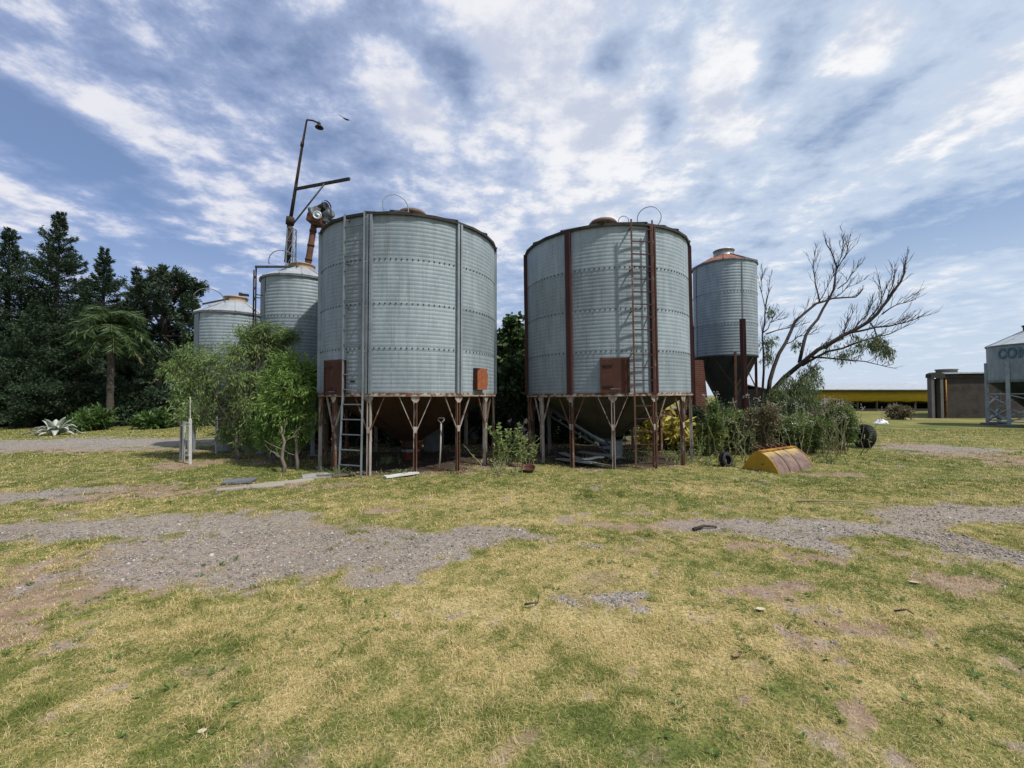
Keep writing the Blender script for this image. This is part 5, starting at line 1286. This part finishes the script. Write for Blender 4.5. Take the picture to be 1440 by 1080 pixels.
def shovel():
    b = gnd(616, 664); root = thing('shovel', 'D-handled shovel stuck upright under the grey-framed silo', 'shovel', (b.x, b.y + .15, -.16)); h = 1.16
    MB().tube([(0, 0, .18), (.02, .02, .6), (.03, .03, h)], .017, 8).build('shaft', M['legs_pale'], root)
    m = MB(); c = Vector((.03, .03, h)); m.tube([c, c + Vector((-.07, 0, .08)), c + Vector((-.06, 0, .12)), c + Vector((.06, 0, .12)), c + Vector((.07, 0, .08)), c], .014, 7); m.build('handle', M['legs_pale'], root)
    bl = MB(); bl.prism([(-.11, .22), (.11, .22), (.11, .06), (.05, -.02), (0, -.06), (-.05, -.02), (-.11, .06)], -.006, .006, lambda u, v, k: Vector((u, k + .04 * (u * 9) ** 2 * .3, v))); bl.build('blade', M['rust'], root)
shovel()
def drum(name, label, px, Y, r, h, mat, rimm):
    b = at(px, 600, Y); root = thing(name, label, 'drum', (b.x, Y, -.01))
    m = MB(); pr = [(0, 0), (r, 0)]
    for k in range(9):
        z = h * k / 8; pr.append((r + (.012 if k in (0, 3, 5, 8) else 0), z))
    m.lathe(pr + [(r - .02, h), (r - .02, h - .03), (0, h - .03)], 28); m.build('drum', mat, root)
    MB().lathe([(r + .004, h - .012), (r + .018, h), (r + .004, h + .012), (r - .016, h)], 28).build('rim', rimm, root)
drum('steel_drum', 'grey steel drum under the short slim silo', 321, 12.1, .27, .62, M['galv_small2'], M['galv_plain'])
drum('steel_drum', 'pale drum in the shade behind the shovel', 610, 12.2, .28, .70, M['pad_concrete'], M['galv_dark'])
# brick-like bowl in the grass
bb = gnd(743, 664); bw = thing('broken_bowl', 'broken dark bowl lying in the grass between the wide silos', 'bowl', (bb.x, bb.y, .0)); bw.rotation_euler = (R(12), R(-8), .3)
MB().lathe([(0, .0), (.09, .01), (.14, .07), (.155, .12), (.145, .12), (.13, .075), (.08, .03), (0, .02)], 22).build('bowl', M['terracotta_d'] if 'terracotta_d' in M else M['rust_door'], bw)
# ---------------------------------------------------------------- loader bucket, tyres
def loader_bucket():
    c = gnd(1097, 667); root = thing('loader_bucket', 'old yellow loader bucket turned face down in the grass', 'loader bucket', (c.x, c.y, -.02))
    ax = Vector((.84, .54, 0)).normalized(); cr = Vector((-ax.y, ax.x, 0))    # axis of the bucket and across it (towards the back left)
    L = 1.52
    prof = [(0, .0), (.055, .13), (.13, .26), (.22, .37), (.32, .44), (.41, .47), (.48, .465), (.57, .38), (.67, .21), (.76, .02)]
    fn = lambda u, v, w: cr * u + Vector((0, 0, v * .90)) + ax * w
    n = len(prof)
    def skin(mb, w0, w1, off=0.0, i0=0, i1=n - 1):
        pp = prof[i0:i1 + 1]; vs = []; 
        for w in (w0, w1):
            for u, v in pp: vs.append(fn(.38 + (u - .38) * (1 + off * 2.2), v * (1 + off * 2.2), w))
        for w in (w0, w1):
            for u, v in pp: vs.append(fn(.38 + (u - .38) * (1 + off * 2.2 - .05), v * (1 + off * 2.2) - .018, w))
        k = len(pp); fs = []
        for i in range(k - 1):
            fs += [(i, i + 1, k + i + 1, k + i), (2 * k + i, 3 * k + i, 3 * k + i + 1, 2 * k + i + 1), (i, 2 * k + i, 2 * k + i + 1, i + 1), (k + i, k + i + 1, 3 * k + i + 1, 3 * k + i)]
        fs += [(0, k, 3 * k, 2 * k), (k - 1, 3 * k - 1, 4 * k - 1, 2 * k - 1)]
        mb.add(vs, fs)
    m = MB(); skin(m, .02, L - .02); m.build('back_plate', M['bucket_mix'], root)
    for w in (.0, .46, .93, L - .02):
        r = MB(); skin(r, w, w + .022, .006, 0, 5); r.build('wear_strip', M['rust_dark'], root)
    for w, nm in ((-.022, 'end_plate'), (L, 'end_plate')):
        e = MB(); e.prism([(-.01, -.01)] + [(u, v + .012) for u, v in prof] + [(.79, -.01)], w, w + .022, fn); e.build(nm, M['yellow_paint'], root)
    lip = MB(); lip.bar(fn(.40, .49, .0), fn(.40, .49, L), .09, .025)
    lip.build('top_lip', M['yellow_rust'], root)
    for w in (.12, .30, .62, .80, 1.10, 1.28):
        t = MB(); p = fn(.50, .47, w); t.box(p + Vector((0, 0, .035)), (.05, .10, .07), Euler((0, 0, .57))); t.bar(p + Vector((0, 0, .05)), p + cr * .08 + Vector((0, 0, .10)), .05, .025); t.build('tooth', M['rust'], root)
    ck = MB(); ck.bar(fn(.05, .02, -.3), fn(.55, .02, -.12), .09, .03); ck.build('cutting_edge', M['galv_dark'], root)
def bucket_mix():
    t = NT('yellow_worn_to_rust'); v = t.coord('Object'); z = t.n('ShaderNodeSeparateXYZ', {0: v}).outputs[2]
    w = t.math('ADD', z, t.math('MULTIPLY', t.math('SUBTRACT', t.noise(v, 5, 5, .6), .5), .22))
    f = t.mapr(w, .30, .46)
    rust = t.mix(t.mapr(t.noise(v, 7, 5), .35, .7), (.13, .078, .058), (.215, .145, .112)); rust = t.mix(t.mapr(t.noise(v, 3, 4), .55, .7), rust, (.10, .045, .028))
    col = t.mix(f, rust, t.mix(t.mapr(t.noise(v, 9, 4), .4, .7), (.50, .37, .12), (.42, .27, .04)))
    return t.out(t.n('ShaderNodeBsdfPrincipled', {'Base Color': col, 'Roughness': .6, 'Specular IOR Level': .3}).outputs[0])
M['bucket_mix'] = bucket_mix(); M['yellow_rust'] = surf('yellow_rusting', (.42, .22, .03), (.28, .11, .02), 6, (1, 1, 1), .7, 0, .1, .005, [(RUST, 5, (1, 1, 1), .5, .65)])
loader_bucket()
def tyre(label, px, by, r, w, az, lean=0.0, name='old_tyre', Y=None, flat=False):
    b = gnd(px, by) if Y is None else Vector((at(px, by, Y).x, Y, 0)); root = thing(name, label, 'tyre', (b.x, b.y, (r - .03) if not flat else w / 2), 0)
    root.rotation_euler = Euler((0 if flat else PI / 2 + lean, 0, az), 'XYZ')
    pr = [(r * .56, -w * .42), (r * .60, -w * .5), (r * .85, -w * .52), (r * .95, -w * .47), (r * .985, -w * .36), (r, -w * .15), (r, w * .15), (r * .985, w * .36), (r * .95, w * .47), (r * .85, w * .52), (r * .60, w * .5), (r * .56, w * .42), (r * .62, w * .36), (r * .88, w * .36), (r * .9, -w * .36), (r * .62, -w * .36), (r * .56, -w * .42)]
    ty = MB().lathe(pr, 40).build('casing', M['rubber'], root)
    m = MB()
    for k in range(36):
        a = 2 * PI * k / 36
        for sg in (-1, 1):
            m.bar(pol(r + .004, a, sg * w * .06), pol(r * .985, a + .10, sg * w * .44), .022, .018)
    m.build('tread', M['rubber'], root)
tyre('big old tyre standing upright at the edge of the thicket', 1216, 629, .36, .25, R(-98), -.14)
tyre('dark tyre half hidden in the thicket', 1176, 622, .33, .24, R(20), -.2)
tyre('small dark tyre lying against the weeds left of the loader bucket', 1021, 656, .17, .12, R(30), -.25, 'small_tyre')
# ---------------------------------------------------------------- white bag
def bag():
    b = at(1239, 590, 24); root = thing('white_bag', 'crumpled white plastic sheet on the grass near the poultry house', 'plastic sheet', (b.x, 24, 0))
    n = 14; vs = []; fs = []
    for j in range(n):
        for i in range(n):
            u, v = i / (n - 1) - .5, j / (n - 1) - .5; e = max(0, 1 - 4 * (u * u + v * v)); vs.append((u * .75 + rng.normal(0, .02), v * .5 + rng.normal(0, .02), .01 + .24 * e ** .7 * rng.uniform(.5, 1.1)))
    for j in range(n - 1):
        for i in range(n - 1): fs.append((j * n + i, j * n + i + 1, (j + 1) * n + i + 1, (j + 1) * n + i))
    k = len(vs); vs += [(x, y, -.02) for x, y, z in vs]; fs += [tuple(k + q for q in f[::-1]) for f in fs]
    MB().add(vs, fs, 0, True).build('sheet', M['plastic_white'], root)
bag()
# ---------------------------------------------------------------- poultry house, brick shed
def poultry_house():
    Y = 43; a = at(1085, 580, Y); b = at(1330, 580, Y); root = thing('poultry_house', 'long low poultry house with a yellow curtain under its eaves', 'building', (a.x, Y, 0)); w = b.x - a.x
    zr = at(1200, 546.5, Y).z; zc0 = at(1200, 564.5, Y).z; zc1 = at(1200, 550, Y).z
    wl = MB(); wl.box((w / 2, .1, .12), (w, .2, .24)); wl.box((w / 2, 9.5, zr / 2), (w, .2, zr)); wl.box((.1, 4.8, zr / 2), (.2, 9, zr)); wl.box((w - .1, 4.8, zr / 2), (.2, 9, zr)); wl.build('wall', M['brick_shed'], root)
    MB().box((w / 2, 2.2, zc0 / 2), (w - .5, .1, zc0)).build('inner_wall', M['dark_inside'], root)  # dark sheet painted in place of the shade behind the open side
    n = 60; vs = []; fs = []
    for k in range(n + 1):
        x = w * k / n; y = -.02 + .03 * math.sin(k * 2.1); vs += [(x, y, zc0 + .03 * math.sin(k * .9)), (x, y + .04, zc1), (x, y + .08, zc1), (x, y + .04, zc0 + .03 * math.sin(k * .9))]
    for k in range(n):
        for e in range(4): fs.append((k * 4 + e, k * 4 + 4 + e, k * 4 + 4 + (e + 1) % 4, k * 4 + (e + 1) % 4))
    MB().add(vs, fs, 0, True).build('curtain', M['yellow_curtain'], root)
    for k in range(9): MB().box((w * (k + .5) / 9, .14, zc0 / 2 + .2), (.14, .14, zc0)).build('pillar', M['wood_dark'], root)
    for z in (.85, 1.1): MB().box((w / 2, .3, z), (w, .04, .04)).build('rail', M['wood_dark'], root)
    rf = MB(); rf.prism([(-.6, zr - .16), (4.8, zr + .62), (10.2, zr - .16), (10.2, zr - .08), (4.8, zr + .72), (-.6, zr - .08)], -.4, w + .4, lambda u, v, k: Vector((k, u, v))); rf.build('roof', M['roof'], root)
poultry_house()
def brick_shed():
    Y = 29.5; a = at(1323, 588, Y); b = at(1500, 588, Y); root = thing('brick_shed', 'grey-brown brick shed with a pale doorway at its left end', 'building', (a.x, Y, 0)); w = b.x - a.x
    zl = at(1330, 526.5, Y).z; zr = zl + .12; D = 7
    MB().prism([(0, 0), (w, 0), (w + 3, D), (7.6, D)], 0, zl, lambda u, v, k: Vector((u, v, k))).build('wall', M['brick_shed'], root)
    rf = MB(); rf.prism([(-.2, -.25), (w + .3, -.25), (w + 3.3, D + .3), (7.5, D + .3)], 0, .10, lambda u, v, k: Vector((u, v, zl + .02 + k + .016 * u))); rf.build('roof', M['roof'], root)
    MB().box((w / 2, -.04, zl - .14), (w, .06, .2)).build('fascia', M['roof_edge'], root)
    # doorway bay: two pale jambs, dark gap, rounded dark hood
    x0 = at(1306, 588, Y).x - a.x
    for u0, u1 in ((x0, x0 * .76), (x0 * .26, -.02)): MB().box(((u0 + u1) / 2, -.1, zl / 2 - .1), (abs(u1 - u0), .3, zl - .2)).build('door_jamb', M['plaster'], root)
    MB().box((x0 * .51, .1, zl / 2 - .15), (abs(x0) * .5, .12, zl - .3)).build('door', M['dark_inside'], root)  # near-black slab fills the unlit doorway
    hd = MB(); hd.prism([(x0 - .06, zl - .25), (x0 - .04, zl + .02), (x0 * .75, zl + .13), (x0 * .3, zl + .13), (.06, zl + .05), (.1, zl - .25)], -.30, .1, lambda u, v, k: Vector((u, k, v))); hd.build('hood', M['roof_edge'], root)
    MB().lathe([(0, -.1), (.58, -.1), (.58, .22), (.63, .22), (.63, .30), (.5, .30), (.5, .2), (0, .2)], 28, c=(at(1334, 520, Y).x - a.x + 1.5, 1.6, zl + .16)).build('roof_tank', M['pad_concrete'], root)
    MB().tube([(.35, -.06, .1), (.35, -.06, zl - .3)], .05, 8).build('downpipe', M['yellow_rust'], root)
brick_shed()
# ---------------------------------------------------------------- litter
def leaf_litter(name, label, px, py, s, mat, curl=.4, group=None, az=0.0, asp=.5):
    g_ = gnd(px, py); n = 7; vs = []; fs = []
    for k in range(n):
        u = k / (n - 1); w = s * asp * math.sin(PI * (.08 + .87 * u)) * (1 + rng.normal(0, .12)); z = curl * s * (u - .5) ** 2 * 2
        vs += [((u - .5) * s * 2, -w, z + w * .35), ((u - .5) * s * 2, 0, z), ((u - .5) * s * 2, w, z + w * .35)]
    for k in range(n - 1):
        for e in range(2): fs.append((k * 3 + e, k * 3 + 3 + e, k * 3 + 4 + e, k * 3 + 1 + e))
    m = len(vs); vs += [(x, y, z - .002) for x, y, z in vs]; fs += [tuple(m + q for q in f[::-1]) for f in fs]
    o = MB().add(vs, fs, 0, True).build(name, mat); o.location = (g_.x, g_.y, float(gz(np.array(g_.x), np.array(g_.y))) + .010); o.rotation_euler = (rng.normal(0, .1), rng.normal(0, .1), az)
    tag(o, label, 'dry leaf', group); return o
leaf_litter('fallen_leaf', 'large pale dead leaf on the turf below the right gravel track', 1070, 862, .04, M['paper'], az=.3, asp=.6)
leaf_litter('fallen_leaf', 'pale dead leaf left of the worn dirt spot', 1036, 925, .045, M['dry_leaf'], az=.8)
leaf_litter('fallen_leaf', 'small straw-coloured leaf in the lower left lawn', 284, 1030, .02, M['paper'], az=.4)
leaf_litter('fallen_leaf', 'pale leaf by the worn patch under the right gravel track', 1285, 821, .045, M['paper'], az=-.3, asp=.5)
def stick(label, pts, r, mat):
    p = [gnd(*q) for q in pts]; o = p[0]; m = MB(); m.tube([Vector((q.x - o.x, q.y - o.y, .02 + .02 * (k % 2))) for k, q in enumerate(p)], taper(len(p), r, r * .5), 7)
    b = m.build('fallen_stick', mat); b.location = (o.x, o.y, float(gz(np.array(o.x), np.array(o.y))) + .004); tag(b, label, 'stick'); return b
stick('dark stick on the gravel below the red-framed silo', [(975, 748), (990, 745), (1008, 744)], .022, M['bark_dark'])
stick('curved twig on the turf in the middle of the lawn', [(738, 853), (748, 855), (756, 851), (758, 843)], .008, M['bark_dark'])
stick('straight dry twig lying in the right part of the lawn', [(1258, 868), (1275, 870), (1286, 873)], .008, M['bark_dark'])
stick('long bleached stalk lying on the turf above the right gravel', [(1120, 708), (1180, 709), (1240, 711)], .012, M['straw_stem'])
make_grass()
make_rosettes()
make_gravel()
